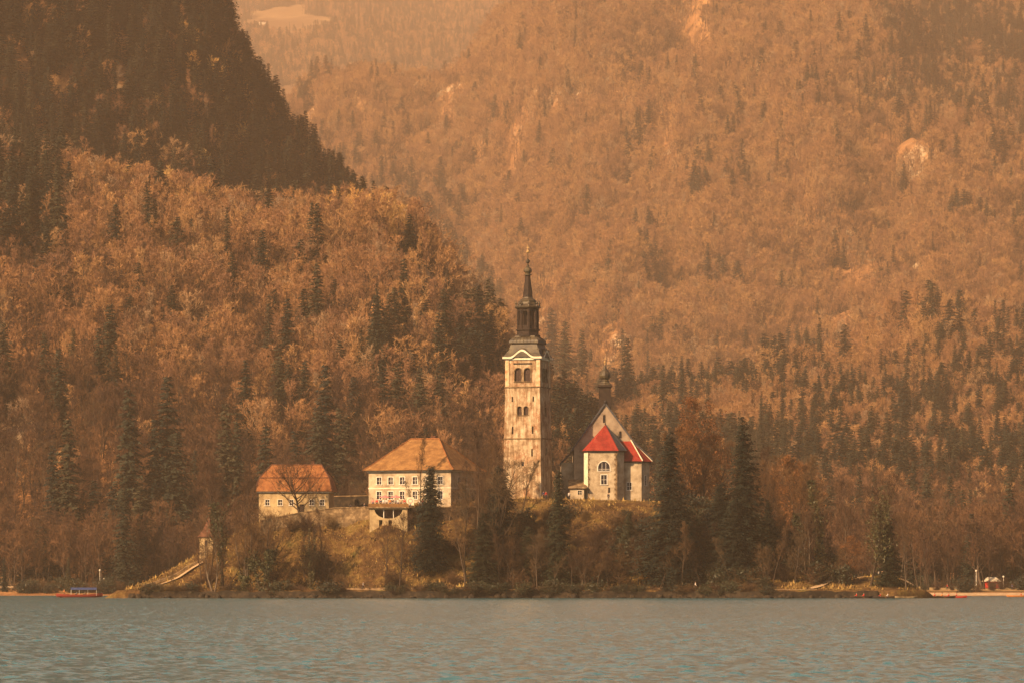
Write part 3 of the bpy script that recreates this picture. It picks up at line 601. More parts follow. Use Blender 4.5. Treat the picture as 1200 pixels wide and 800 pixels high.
rf.slab([(6.4,-.35,12.85),(10.3,-.0,9.25),(10.3,24.5,9.25),(6.4,24.5,12.85)], .32)
nr = rf.build('nave_roof', M['slate'], church)
MB().tube((0,-.4,21.6),(0,24.5,21.6),.16,.16,6).build('ridge_cap', M['slate'], nr)
# left low aisle with slate lean-to roof
MB().box(-9.35, -6.68, 2.2, 15, -2.5, 8.55).build('aisle_wall', M['plaster'], church)
MB().slab([(-9.75,1.8,8.35),(-6.6,1.8,11.6),(-6.6,15.4,11.6),(-9.75,15.4,8.35)], .25).build('aisle_roof', M['slate'], church)
# right sacristy with splayed corner
sac = MB().prism([(3.3,-2.5),(7.75,-2.5),(9.55,.4),(9.55,12),(7.3,12),(7.3,.02),(3.3,.02)], -2.5, 8.8).build('sacristy_wall', M['plaster'], church)
cs = MB(); sw = [(5.15, 3.6-1.0, .95, 1.6)]
for a in sw: opening(cs, *a, -2.5)
cut(sac, cs)
for a in sw: window(church, *a, -2.5, False, .1, (1, 1))
mid, ang = Vector(((7.75+9.55)/2, (-2.5+.4)/2, 0)), math.atan2(2.9, 1.8)
cc = MB(); opening(cc, 0, 3.6, .75, 2.1, 0)
cc.v = [tuple(Matrix.Rotation(ang, 3, 'Z') @ Vector(v) + mid) for v in cc.v]; cut(sac, cc)
window(church, 0, 3.6, .75, 2.1, 0, False, .1, (1, 1), rot=(mid, ang))
sr = MB(); E1, E2, E3, E4, E5 = (2.95,-2.95,8.7), (7.95,-2.95,8.7), (10.1,.2,8.7), (10.1,12.3,8.7), (2.95,.3,8.7); T1, T2, T3 = (2.95,.3,13.5), (5.4,.3,13.5), (5.4,12,13.5)
sr.add([E1,E2,E3,E4,T1,T2,T3,E5,(5.4,12.3,8.7)], [(0,1,5,4),(1,2,5),(2,3,6,5),(3,8,6),(0,4,7),(0,7,8,3,2,1),(7,4,5,6,8)])
sro = sr.build('sacristy_roof', M['tile_red'], church)
MB().tube((7.98,-2.98,8.78),(5.4,.27,13.6),.13,.13,6).tube((10.13,.2,8.78),(5.4,.3,13.6),.1,.1,6).build('hip_cap', M['white_plaster'], sro)
MB().prism([(3.1,-2.8),(7.88,-2.8),(9.95,.25),(9.95,12),(3.1,12)], 8.42, 8.68).build('eaves_board', M['wood_dark'], sro)
# polygonal apse
ap = [(-4.5,.02),(-4.5,-3.6),(-3.75,-5.5),(2.45,-5.5),(4.0,-3.6),(4.0,.02)]
apse = MB().prism(ap[::-1][::-1], -2.5, 10.9).build('apse_wall', M['plaster'], church)
ca = MB(); opening(ca, -.35, 6.6, 2.5, 1.95, -5.5, True, .35); cut(apse, ca)
ca = MB(); opening(ca, -.35, 3.7, 1.2, 2.0, -5.5, False, .35); opening(ca, .75, 1.9, .35, 1.1, -5.5, False, .35); cut(apse, ca)
def lunette(parent):
    w = window(parent, -.35, 6.6, 2.5, 1.95, -5.5, True, .18, (2, 1), True, 'window_dark', True, name='lunette_window'); return w
lunette(church); window(church, -.35, 3.7, 1.2, 2.0, -5.5, False, .16, (1, 1), True, 'window_dark', True, proud=.08)
window(church, .75, 1.9, .35, 1.1, -5.5, False, .05, (0, 0), False, 'window_dark', False, proud=.03, name='slit_window')
MB().add([(-3.76,-5.56,-2),(-3.76,-5.56,10.9),(-4.56,-3.6,10.9),(-4.56,-3.6,-2),(-4.56,-.3,-2),(-4.56,-.3,10.9)], [(0,1,2,3),(3,2,5,4)]).build('painted_lit_facet', M['white_plaster'], church)  # paler sheet: sunlight on the left-facing apse walls put into the colour
for sx in (1, -1):
    q = MB().box(2.2 if sx > 0 else -3.765, 2.465 if sx > 0 else -3.6, -5.54, -5.4, -.3, 10.6)
    for j in range(20):
        w_ = .62 if j % 2 else .36; z = -.2+j*.53
        if sx > 0: q.box(2.47-w_, 2.475, -5.565, -5.41, z, z+.42)
        else: q.box(-3.775, -3.77+w_*.7, -5.565, -5.41, z, z+.42)
    q.build('quoin', M['stone'], church)
ar = MB(); E = [(-5.0,.2,10.85),(-5.0,-3.75,10.85),(-4.05,-6.0,10.85),(2.75,-6.0,10.85),(4.5,-3.75,10.85),(4.5,.2,10.85)]; A1, A2 = (0,-3.0,16.5), (0,.25,16.5)
ar.add(E+[A1,A2], [(2,3,6),(1,2,6),(3,4,6),(0,1,6,7),(4,5,7,6),(5,0,7),(0,5,4,3,2,1)])
aro = ar.build('apse_roof', M['tile_red'], church)
MB().prism([(-4.85,.0),(-4.85,-3.7),(-3.95,-5.85),(2.65,-5.85),(4.35,-3.7),(4.35,0)], 10.62, 10.84).build('eaves_board', M['wood_dark'], aro)
MB().lathe([(.08,16.4),(.2,16.6),(.06,16.9),(.02,17.3)], 6, 0, -3.0).build('finial', M['iron'], aro)
MB().tube((4.53,-3.78,10.93),(0.02,-3.0,16.58),.1,.1,5).build('hip_cap', M['slate'], aro)
MB().add([(2.8,-6.02,10.91),(4.55,-3.76,10.91),(4.55,.2,10.91),(.04,.2,16.56),(.04,-3.02,16.56)], [(0,1,4),(1,2,3,4)]).build('painted_shade_side', M['slate'], aro)  # dark sheet over the red roof, painting the shade of its right slope
# porch lean-to at the left
po = MB().box(-7.6, -4.6, -6.4, -.02, -2.5, 3.1).build('porch_wall', M['plaster'], church); c = MB(); opening(c, -5.5, 1.5, .85, .85, -6.4); cut(po, c); window(church, -5.5, 1.5, .85, .85, -6.4, False, .08, (1, 1), sill=False)
MB().slab([(-7.95,-6.8,2.95),(-3.95,-6.8,2.95),(-3.95,-.02,4.9),(-7.95,-.02,4.9)], .2).build('porch_roof', M['stone'], church)
# turret
tu = MB().box(-1.28, 1.28, .1, 2.66, 19.4, 24.7).build('turret_shaft', M['wood_dark'], church)
MB().box(-1.62, 1.62, -.24, 3.0, 24.7, 24.95).box(-1.45, 1.45, -.07, 2.83, 24.95, 25.15).build('turret_cornice', M['wood_dark'], tu)
zt = 25.15
MB().lathe([(1.5,zt),(1.35,zt+.25),(.95,zt+.5),(.85,zt+.75),(.95,zt+.85),(.8,zt+1.0),(.8,zt+1.15),(1.12,zt+1.55),(1.27,zt+2.0),(1.2,zt+2.45),(.9,zt+2.95),(.5,zt+3.4),(.28,zt+3.85),(.16,zt+4.3)], 12, 0, 1.38).build('onion_dome', M['copper'], church)
t_ = MB().lathe([(.09,zt+4.3),(.06,zt+4.6),(.24,zt+4.8),(.24,zt+5.0),(.05,zt+5.2)], 8, 0, 1.38); t_.box(-.03,.03,1.35,1.41,zt+5.1,zt+5.9); t_.box(-.22,.22,1.355,1.405,zt+5.5,zt+5.6); t_.build('turret_cross', M['gilt'], church)
# --- right house (rectory): hipped roof
HY = 903.; hp = px(491, 590, HY)
house = empty('rectory_house', (hp.x+1.2, HY, hp.z), R(-22), 'pale two storey house under a big brown hipped roof, beside the tower', 'house')
Wd, Dp = 9.4, 8.0
wl = MB().box(-Wd, Wd, -Dp, Dp, -3, 6.9).build('wall', M['plaster'], house); c = MB(); xs = [-7.0,-4.35,-1.7,1.2,4.3,7.0]
for x in xs: opening(c, x, 4.0, 1.05, 1.5, -Dp); opening(c, x, .9, 1.05, 1.6, -Dp)
cut(wl, c); c = MB(); ys = [-3.8, 0, 3.8]
for y in ys: opening(c, y, 4.0, 1.0, 1.5, -Wd); opening(c, y, .9, 1.0, 1.5, -Wd)
c.v = [(-y, x, z) for x, y, z in c.v]; cut(wl, c)
for x in xs: window(house, x, 4.0, 1.05, 1.5, -Dp, False, .14, (1, 1)); window(house, x, .9, 1.05, 1.6, -Dp, False, .14, (1, 1))
for y in ys: window(house, y, 4.0, 1.0, 1.5, -Wd, False, .12, (1, 1), rot=((0,0,0), R(90))); window(house, y, .9, 1.0, 1.5, -Wd, False, .12, (1, 1), rot=((0,0,0), R(90)))
MB().prism([(-Wd-.06,-Dp-.06),(Wd+.06,-Dp-.06),(Wd+.06,Dp+.06),(-Wd-.06,Dp+.06)], 3.05, 3.3).build('string_course', M['white_plaster'], house)
MB().prism([(-Wd-.35,-Dp-.35),(Wd+.35,-Dp-.35),(Wd+.35,Dp+.35),(-Wd-.35,Dp+.35)], 6.62, 6.9).build('eaves_cornice', M['white_plaster'], house)
def hip(w, d, rl, z0, z1, zm=None, im=None):
    m_ = MB(); r0 = [(-w,-d,z0),(w,-d,z0),(w,d,z0),(-w,d,z0)]
    if zm is None: m_.add(r0+[(-rl,0,z1),(rl,0,z1)], [(0,1,5,4),(1,2,5),(2,3,4,5),(3,0,4),(3,2,1,0)])
    else: r1 = [(-w+im[0],-d+im[1],zm),(w-im[0],-d+im[1],zm),(w-im[0],d-im[1],zm),(-w+im[0],d-im[1],zm)]; m_.add(r0+r1+[(-rl,0,z1),(rl,0,z1)], [(0,1,5,4),(1,2,6,5),(2,3,7,6),(3,0,4,7),(4,5,9,8),(5,6,9),(6,7,8,9),(7,4,8),(3,2,1,0)])
    return m_
hr = hip(Wd+1.0, Dp+1.0, 3.3, 6.92, 13.7, 8.0, (1.35,1.4)).build('roof', M['tile_brown'], house)
rc_ = MB(); hh = [(-Wd-1,-Dp-1,6.96),(-Wd+.35,-Dp+.4,8.04),(-3.3,0,13.75)]
for sx in (-1,1):
    for sy in (-1,1):
        for a, b_ in zip(hh, hh[1:]): rc_.tube((a[0]*-sx, a[1]*-sy, a[2]), (b_[0]*-sx, b_[1]*-sy, b_[2]), .13, .13, 5)
rc_.tube((-3.3,0,13.76),(3.3,0,13.76),.16,.16,5).build('ridge_tiles', M['tile_orange'], hr)
ch = MB().box(1.0,1.9,1.3,2.1,11.5,14.2).box(.9,2.0,1.2,2.2,14.2,14.4).build('chimney', M['tile_dull'], hr)
sn = MB(); sn.tube((-6.6,-4.75,9.62),(6.6,-4.75,9.62),.06,.06,4); sn.build('snow_rail', M['iron'], hr)
# --- left house: half-hipped mansard
GY = 903.; gp = px(347.5, 603, GY)
lh = empty('sexton_house', (gp.x, GY, gp.z), R(-4), 'small cream house with orange tiled mansard roof behind a spreading bare tree', 'house')
wl = MB().box(-7.4, 7.4, -4.8, 4.8, -3.5, 4.9).build('wall', M['cream'], lh); c = MB(); xs = [-5.6,-2.9,-.5,3.8,6.0]
for x in xs: opening(c, x, 2.0, .85, 1.15, -4.8)
opening(c, 1.7, 0, 1.1, 2.2, -4.8); cut(wl, c)
for x in xs: window(lh, x, 2.0, .85, 1.15, -4.8, False, .1, (1, 1))
MB().box(1.16,2.24,-4.62,-4.5,0,2.19).build('door', M['wood_dark'], lh)
MB().box(-7.75,7.75,-5.15,5.15,4.62,4.88).build('eaves_cornice', M['white_plaster'], lh)
g_ = hip(8.15, 5.5, 5.3, 4.9, 10.6, 7.7, (.75,1.35)).build('roof', M['tile_orange'], lh)
rt = MB().tube((-5.3,0,10.65),(5.3,0,10.65),.15,.15,5)
for sx in (-1,1):
    for sy in (-1,1): rt.tube((sx*5.3,0,10.65),(sx*7.4,sy*4.15,7.75),.12,.12,5).tube((sx*7.4,sy*4.15,7.75),(sx*8.15,sy*5.5,4.95),.12,.12,5)
for x in np.linspace(-7.3,7.3,2): pass
rt.build('ridge_tiles', M['tile_dull'], g_)
MB().tube((-7.35,-4.2,7.8),(7.35,-4.2,7.8),.09,.09,5).build('roof_break', M['tile_dull'], g_)
MB().box(3.0,3.7,.6,1.3,9.4,11.4).build('chimney', M['tile_dull'], g_)
# --- little tower house above the steps, far left
ky = 893.; kp = px(245, 640, ky)
ks = empty('small_tower_house', (kp.x, ky, kp.z), R(-20), 'tiny pale tower with dull red pyramid roof above the stone steps', 'tower')
wk = MB().box(-1.5,1.5,-1.5,1.5,-2.5,2.0).build('wall', M['cream'], ks); c = MB(); opening(c, 0, .2, .5, 1.1, -1.5); cut(wk, c); window(ks, 0, .2, .5, 1.1, -1.5, False, .06, (0,0), False)
MB().add([(-1.85,-1.85,2.0),(1.85,-1.85,2.0),(1.85,1.85,2.0),(-1.85,1.85,2.0),(-.9,-.9,3.6),(.9,-.9,3.6),(.9,.9,3.6),(-.9,.9,3.6),(0,0,6.6)], [(3,2,1,0),(0,1,5,4),(1,2,6,5),(2,3,7,6),(3,0,4,7),(4,5,8),(5,6,8),(6,7,8),(7,4,8)]).build('roof', M['tile_dull'], ks)
# --- terrace pavilion with wide lunette under the guests
py_ = 884.; pp = px(455.5, 612, py_)
pav = empty('terrace_pavilion', (pp.x, py_, pp.z), 0, 'pale terrace wall with wide dark half-round opening below the big house', 'building')
wp = MB().box(-3.9,3.9,-1.6,8,-4,3.0).build('wall', M['cream'], pav); c = MB(); c.prismy([(2.9*cos(pi+pi*k/14), 2.75+1.9*sin(pi+pi*k/14)) for k in range(15)], -3, 1.0); cut(wp, c)
c = MB()
for x in (-1.6, .35): c.box(x-.35, x+.35, -3, -.2, -1.2, .55)
cut(wp, c)
MB().box(-3.0,3.0,.9,.98,.7,2.8).build('dark_interior', M['louvre'], pav)
for x in (-1.0, 1.0): MB().box(x-.08,x+.08,-1.2,-1.0,1.0,2.75).build('mullion', M['frame_white'], pav)
MB().box(-4.3,4.3,-2.0,8,3.0,3.28).build('terrace_slab', M['stone'], pav)
MB().box(-4.2,4.2,-1.95,-1.75,3.28,3.95).box(-4.2,-4.0,-1.75,6,3.28,3.95).build('parapet', M['tile_brown'], pav)
# --- retaining walls, parapets, quay
def wall_run(name, pts, t, h0, h1, mt, label, cat='wall', cap=None, group=None):
    """pts: (u, y of the foot, Y); a wall standing on those points"""
    P = [px(*p) for p in pts]; m_ = MB()
    for a, b_ in zip(P, P[1:]):
        d = (b_-a); d.z = 0; d.normalize(); n_ = Vector((-d.y, d.x, 0))*t/2
        m_.add([a-n_-Vector((0,0,h0)), b_-n_-Vector((0,0,h0)), b_+n_-Vector((0,0,h0)), a+n_-Vector((0,0,h0)), a-n_+Vector((0,0,h1)), b_-n_+Vector((0,0,h1)), b_+n_+Vector((0,0,h1)), a+n_+Vector((0,0,h1))], [(3,2,1,0),(4,5,6,7),(0,1,5,4),(1,2,6,5),(2,3,7,6),(3,0,4,7)])
    o = m_.mesh(name); 
    o = obj(name, o, M[mt]); tag(o, label, cat, group)
    if cap:
        c_ = MB()
        for a, b_ in zip(P, P[1:]):
            d = (b_-a); d.z = 0; d.normalize(); n_ = Vector((-d.y, d.x, 0))*(t/2+.12); z0 = Vector((0,0,h1+.002)); z1_ = Vector((0,0,h1+.2))
            c_.add([a-n_+z0, b_-n_+z0, b_+n_+z0, a+n_+z0, a-n_+z1_, b_-n_+z1_, b_+n_+z1_, a+n_+z1_], [(3,2,1,0),(4,5,6,7),(0,1,5,4),(1,2,6,5),(2,3,7,6),(3,0,4,7)])
        c_.build('coping', M[cap], o)
    return o
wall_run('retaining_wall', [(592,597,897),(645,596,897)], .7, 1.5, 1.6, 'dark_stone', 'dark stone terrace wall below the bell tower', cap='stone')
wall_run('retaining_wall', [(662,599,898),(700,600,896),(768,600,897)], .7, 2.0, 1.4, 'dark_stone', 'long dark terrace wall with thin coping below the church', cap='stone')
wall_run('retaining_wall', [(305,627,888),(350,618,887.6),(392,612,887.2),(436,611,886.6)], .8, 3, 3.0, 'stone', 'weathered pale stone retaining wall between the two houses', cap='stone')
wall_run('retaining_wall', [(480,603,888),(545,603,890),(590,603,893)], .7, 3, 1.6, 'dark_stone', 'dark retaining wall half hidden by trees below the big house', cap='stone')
def on_ground(us, Yf, dz=0):
    out = []
    for u in us: Y = Yf(u); X = (u-600)/FPX*Y; out.append((u, HOR-(gz(X, Y)+dz-CAMZ)/Y*FPX, Y))
    return out
wall_run('rampart_wall', on_ground(np.linspace(168, 242, 16), lambda u: 886+(u-168)*.06), .9, 2.5, .45, 'stone', 'pale stone wall climbing the grassy left end of the island')
wall_run('garden_wall', [(392,592,915),(440,591,912)], .5, 2, 1.9, 'dark_stone', 'low flat topped wall running between the two houses', cap='stone')
# quay wall following the shore
Xs = np.linspace(-76, 74, 160)
f0 = 864+3*np.sin(Xs/13.)+1.5*np.sin(Xs/5.1+1)+np.interp(Xs, [-90,-60,60,78,88], [14,0,0,0,10])
qz = np.minimum(np.interp(Xs, IX, IZ), 1.7)-.25+.12*np.sin(Xs*1.7)+.1*np.sin(Xs*.63)
v = []; 
for x, y, z in zip(Xs, f0, qz): v += [(x, y+.35, -2.5), (x, y+.6, max(z, -.2)), (x, y+2.2, max(z, -.2)), (x, y+2.2, -2.5)]
n = len(Xs); qf = [(j*4+a, (j+1)*4+a, (j+1)*4+(a+1)%4, j*4+(a+1)%4) for j in range(n-1) for a in range(4)]+[(0,1,2,3), tuple((n-1)*4+k for k in (3,2,1,0))]
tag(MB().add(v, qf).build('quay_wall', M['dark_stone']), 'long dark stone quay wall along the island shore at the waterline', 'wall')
v = []; a_ = 5
sel = [j for j in range(n) if -40 < Xs[j] < 62]
for j in sel: v += [(Xs[j], f0[j]+2.4, max(gz(Xs[j], f0[j]+2.4), gz(Xs[j], f0[j]+3.2), 1.7)+.05), (Xs[j], f0[j]+4.8, max(gz(Xs[j], f0[j]+4.8), 1.7)+.10)]
p_ = MB().add(v, [(2*j, 2*j+2, 2*j+3, 2*j+1) for j in range(len(sel)-1)]).build('shore_path', M['path']); p_['kind'] = 'structure'
# low parapets of the shore path, light against the dark quay
def shore_run(name, x0, x1, off, zlift, h, t, mt, label):
    xs_ = np.arange(x0, x1, 1.5); P = [(x, float(np.interp(x, Xs, f0))+off, max(gz(x, float(np.interp(x, Xs, f0))+off), 1.6)+zlift) for x in xs_]; m_ = MB()
    for a, b_ in zip(P, P[1:]): m_.add([(a[0],a[1],a[2]-1),(b_[0],b_[1],b_[2]-1),(b_[0],b_[1]+t,b_[2]-1),(a[0],a[1]+t,a[2]-1),(a[0],a[1],a[2]+h),(b_[0],b_[1],b_[2]+h),(b_[0],b_[1]+t,b_[2]+h),(a[0],a[1]+t,a[2]+h)], [(3,2,1,0),(4,5,6,7),(0,1,5,4),(2,3,7,6)]+([(3,0,4,7)] if a is P[0] else [])+([(1,2,6,5)] if b_ is P[-1] else []))
    tag(m_.build(name, M[mt]), label, 'wall')
shore_run('path_parapet', -36, -8, 5.0, 0, .42, .35, 'stone', 'low sunlit parapet of the shore path below the big house')
shore_run('path_parapet', 18, 34, 5.0, 0, .4, .35, 'stone', 'low sunlit parapet of the shore path below the church')

# ------------------------------------------------------------------ named trees on the mainland
def land_at(u, ybase, Y0=1150, Y1=7000):        # where the ground of column u is seen at photo row ybase
    Ys = np.arange(Y0, Y1, 4.); X = (u-600)/FPX*Ys; yy = HOR-(Hland(X, Ys)-CAMZ)/Ys*FPX; run = np.minimum.accumulate(yy)
    k = np.argmax((yy <= ybase) & (Ys > shoreY(X)+8)); Y = Ys[k]; return float(X[k]), float(Y), float(lz(X[k], Y))
NAMED = [  # column, top row, foot row, variant, width factor, label
 (80,488,668,0,1.0,'tall dark spruce by the far shore, leftmost of the big dark spruces'),
 (62,520,668,2,.8,'slim dark spruce touching the left side of the leftmost big spruce'),
 (151,452,668,2,.9,'tall slim spruce between the leftmost big spruce and the dark pair'),
 (196,440,664,0,1.0,'tall broad spruce, highest of the dark pair left of the small house'),
 (207,505,668,1,1.0,'broad blackish spruce in front of the tallest one of the dark pair'),
 (181,490,666,2,.8,'slim spruce on the left flank of the dark pair'),
 (265,472,655,2,.8,'narrow spruce between the dark pair and the small orange roofed house'),
 (277,492,655,2,.7,'thin dark spruce just right of the narrow one, before the orange roof'),
 (311,500,655,0,1.1,'wide dark spruce rising right behind the left end of the orange roof'),
 (346,503,650,3,1.0,'short spruce behind the middle of the orange mansard roof'),
 (381,424,640,0,.9,'tallest pointed spruce behind the right end of the orange roof'),
 (372,478,650,1,1.0,'bushy dark spruce left of the tall pointed one behind the orange roof'),
 (398,478,650,3,1.0,'bushy dark spruce right of the tall pointed one behind the orange roof'),
 (326,402,480,2,1.0,'lone spruce on the hillside halfway above the orange roof'),
 (338,425,490,3,.9,'pale spruce leaning against the lone one above the orange roof'),
 (242,370,405,2,1.0,'small isolated spruce in the golden wood left of the hump'),
 (272,296,345,3,1.0,'single dark cone in the golden wood below the shaded mountain'),
 (321,338,378,1,1.0,'round dark spruce left of the tall pair on the golden hump'),
 (181,237,280,3,1.0,'dark pointed spruce high in the golden wood on the left'),
 (243,245,272,2,.9,'tiny dark spruce near the top of the golden wood'),
 (372,242,310,0,1.1,'tall spruce high beside the golden hump, upper of two in line'),
 (372,308,385,0,1.1,'tall spruce beside the golden hump, lower of two in line'),
 (356,340,382,3,1.3,'low wide spruce at the left foot of the lower hump spruce'),
 (463,352,378,2,.8,'small dark spruce in the middle of the golden hump slope'),
 (415,440,500,1,1.0,'dark spruce above the left hip of the brown house roof'),
 (448,424,490,0,1.0,'pointed spruce in the group above the brown house roof'),
 (466,428,495,2,1.0,'slender spruce in the middle of the group above the brown house roof'),
 (492,430,500,1,1.1,'broad spruce above the ridge of the brown house roof'),
 (515,425,505,3,1.1,'dense dark spruce at the right of the group above the brown house roof'),
 (735,394,520,0,1.0,'tall hazy spruce rising above the church turret to its right'),
 (662,375,520,1,1.0,'broad hazy spruce between the bell tower and the church turret'),
 (682,385,520,3,.9,'hazy spruce just left of the church onion dome'),
 (646,362,500,2,1.1,'hazy spruce rising right behind the tower lantern'),
 (777,425,540,3,.9,'grey spruce midway between church turret and ragged island spruce'),
 (800,430,540,1,.9,'grey rounded spruce above the ragged island spruce'),
 (838,342,410,0,1.0,'left one of two hazy spruces standing alone on the big slope'),
 (858,356,405,1,1.0,'right one of two hazy spruces standing alone on the big slope'),
 (908,374,418,3,1.0,'small hazy spruce alone on the big slope, right of the pair'),
 (878,425,500,1,1.1,'big grey spruce in the belt above the broad island spruce'),
 (1000,430,520,2,1.2,'tall narrow grey spruce in the belt right of centre'),
 (1060,440,560,0,1.0,'tall grey spruce in the belt above the mossy forked trees'),
 (1095,480,590,1,1.0,'dark bushy spruce in the belt near the right edge'),
 (1118,418,480,3,1.0,'hazy pointed spruce near the right edge, above the belt'),
 (1150,603,688,1,.8,'short dark spruce on the far right shore by the little kiosk'),
 (1190,620,690,2,.9,'dark spruce at the right edge of the far shore'),
 (1165,508,560,3,1.2,'wide dark spruce high behind the right shore trees'),
 (80,655,697,3,.7,'small dark spruce standing behind the moored canopied boat'),
 (5,655,697,3,.8,'small black spruce on the left edge of the far shore'),
]
for u, yt, yb, vv, wf, lab in NAMED:
    if yb < 600: yb += 36 if u < 640 else -22
    X, Y, Z = land_at(u, yb); h = (yb-yt)*Y/FPX
    s = h/26.; e = plant('spruce_tree', PF['spruce'][vv], mlist(MF, 'spruce'), (X, Y, Z-.3), s, (u*1.7) % 6.28, lab, 'tree', 'single spruces on the far shore and slopes')
    wn_ = min(max(wf*(1.15 if h < 30 else .95), .7), 1.6); e.scale = (s*wn_, s*wn_, s)
# the nearest of the random forest are things as well
def forest_things(idx, kinds, dic, mk, zone, cat, name):
    for c_, j in enumerate(idx):
        k = kinds[c_ % len(kinds)]; vs = dic[k]; me = vs[(c_//len(kinds)) % len(vs)]
        lab, grp = zone(fu[j], top[j])
        e = plant(name, me, mlist(mk, k), (fX[j], fY[j], fZ[j]-.3), float(scl[j]), float(j % 63)*.1, lab, cat, grp)
def zone_c(u, y):
    if u < 140: return 'dark spruce in the wood left of the tallest dark pair', 'spruces of the left shore wood'
    if u < 420: return 'dark spruce in the wood behind the small orange roofed house', 'spruces behind the orange roofed house'
    if u < 640: return 'dark spruce in the wood behind the brown roofed house', 'spruces behind the brown roofed house'
    if u < 800: return 'hazy spruce in the wood behind the church', 'spruces behind the church'
    if u < 1000: return 'hazy spruce in the wood behind the rusty trees right of the church', 'spruces right of the church'
    return 'hazy spruce in the wood behind the right hand shore', 'spruces of the right shore wood'
def zone_b(u, y):
    if u < 150: return 'leafless brown tree on the far left shore', 'bare trees of the left shore'
    if u < 300: return 'leafless brown tree on the far shore behind the stone steps', 'bare trees behind the steps'
    if u < 640: return 'leafless brown tree on the far slope behind the two houses', 'bare trees behind the houses'
    if u < 1000: return 'leafless hazy tree on the far shore behind the island right half', 'bare trees behind the island'
    return 'leafless brown tree on the far right shore', 'bare trees of the right shore'
inview = (fu > 0) & (fu < 1200) & (top > 0)
order = np.argsort(fY/scl); Ic = [j for j in order if isc[j] and inview[j]][:130]; Ib = [j for j in order if low_wood[j] and inview[j]][:130]; Ib2 = [j for j in order if not isc[j] and not low_wood[j] and inview[j]][:24]
forest_things(Ic, ['spruce'], PF, MF, zone_c, 'tree', 'spruce_tree')
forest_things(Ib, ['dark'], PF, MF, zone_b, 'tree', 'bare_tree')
forest_things(Ib2, ['bare', 'bare', 'slim'], PF, MF, lambda u, y: ('golden brown leafless tree standing out in the darker wood of the far shore', 'golden bare trees of the far shore'), 'tree', 'bare_tree')
rest = np.ones(len(fu), bool); rest[Ic] = False; rest[Ib] = False; rest[Ib2] = False; Ig = [j for j in order if gold_wood[j] and inview[j] and j not in Ib2][:12]; rest[Ig] = False
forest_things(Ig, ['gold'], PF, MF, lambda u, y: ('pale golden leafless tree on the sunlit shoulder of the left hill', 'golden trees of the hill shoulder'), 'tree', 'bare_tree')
# the far-off wood that reads as one mass: scattered from the shapes of trees already standing
def find_src(me): return [o for o in bpy.data.objects if o.type == 'MESH' and o.data == me][0]
def gn_wood(name, P, S, Rz, protos, mk, label_kind='stuff'):
    me = bpy.data.meshes.new(name); me.from_pydata([tuple(map(float, p)) for p in P], [], [])
    a = me.attributes.new('scl', 'FLOAT_VECTOR', 'POINT'); a.data.foreach_set('vector', np.asarray(S, np.float32).ravel())
    a = me.attributes.new('rz', 'FLOAT_VECTOR', 'POINT'); a.data.foreach_set('vector', np.stack([np.zeros(len(P)), np.zeros(len(P)), Rz], -1).astype(np.float32).ravel())
    a = me.attributes.new('pick', 'INT', 'POINT'); a.data.foreach_set('value', (np.arange(len(P))*7 % len(protos)).astype(np.int32))
    o = obj(name, me); o['kind'] = 'stuff'; ng = bpy.data.node_groups.new(name, 'GeometryNodeTree'); N = ng.nodes; L = ng.links
    ng.interface.new_socket('Geometry', in_out='INPUT', socket_type='NodeSocketGeometry'); ng.interface.new_socket('Geometry', in_out='OUTPUT', socket_type='NodeSocketGeometry')
    gi = N.new('NodeGroupInput'); go = N.new('NodeGroupOutput'); iop = N.new('GeometryNodeInstanceOnPoints'); J = N.new('GeometryNodeJoinGeometry')
    for pr in protos:
        j = N.new('GeometryNodeJoinGeometry')
        for me_ in pr:
            inf = N.new('GeometryNodeObjectInfo'); inf.transform_space = 'ORIGINAL'; inf.inputs['Object'].default_value = find_src(me_); L.new(inf.outputs['Geometry'], j.inputs[0])
        g2i = N.new('GeometryNodeGeometryToInstance'); L.new(j.outputs[0], g2i.inputs[0]); L.new(g2i.outputs[0], J.inputs[0])
    def att(nm, ty):
        n_ = N.new('GeometryNodeInputNamedAttribute'); n_.data_type = ty; n_.inputs['Name'].default_value = nm; return [s for s in n_.outputs if s.enabled and s.name == 'Attribute'][0]
    L.new(gi.outputs[0], iop.inputs['Points']); L.new(J.outputs[0], iop.inputs['Instance']); iop.inputs['Pick Instance'].default_value = True
    L.new(att('pick', 'INT'), iop.inputs['Instance Index']); L.new(att('scl', 'FLOAT_VECTOR'), iop.inputs['Scale']); L.new(att('rz', 'FLOAT_VECTOR'), iop.inputs['Rotation'])
    L.new(iop.outputs[0], go.inputs[0]); md = o.modifiers.new('wood', 'NODES'); md.node_group = ng
    return o
def S3(s, r, a, b): w_ = r.uniform(a, b, len(s)); return np.stack([s*w_, s*w_, s], -1)
r9 = np.random.default_rng(9)
bp = PF['bare']+PF['slim']
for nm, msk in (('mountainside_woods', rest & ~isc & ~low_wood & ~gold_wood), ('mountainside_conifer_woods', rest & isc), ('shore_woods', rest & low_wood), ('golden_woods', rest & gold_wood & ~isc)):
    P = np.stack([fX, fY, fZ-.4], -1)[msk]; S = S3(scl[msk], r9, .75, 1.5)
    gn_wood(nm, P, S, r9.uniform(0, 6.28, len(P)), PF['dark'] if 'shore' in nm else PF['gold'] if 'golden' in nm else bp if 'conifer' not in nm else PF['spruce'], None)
for nm, msk in (('valley_woods', ~gc), ('valley_conifer_woods', gc)):
    P = np.stack([gX, gY, gZ-.5], -1)[msk]; S = S3(r9.uniform(1.1, 1.9, msk.sum()), r9, .9, 1.5)
    gn_wood(nm, P, S, r9.uniform(0, 6.28, len(P)), bp if 'conifer' not in nm else PF['spruce'], None)

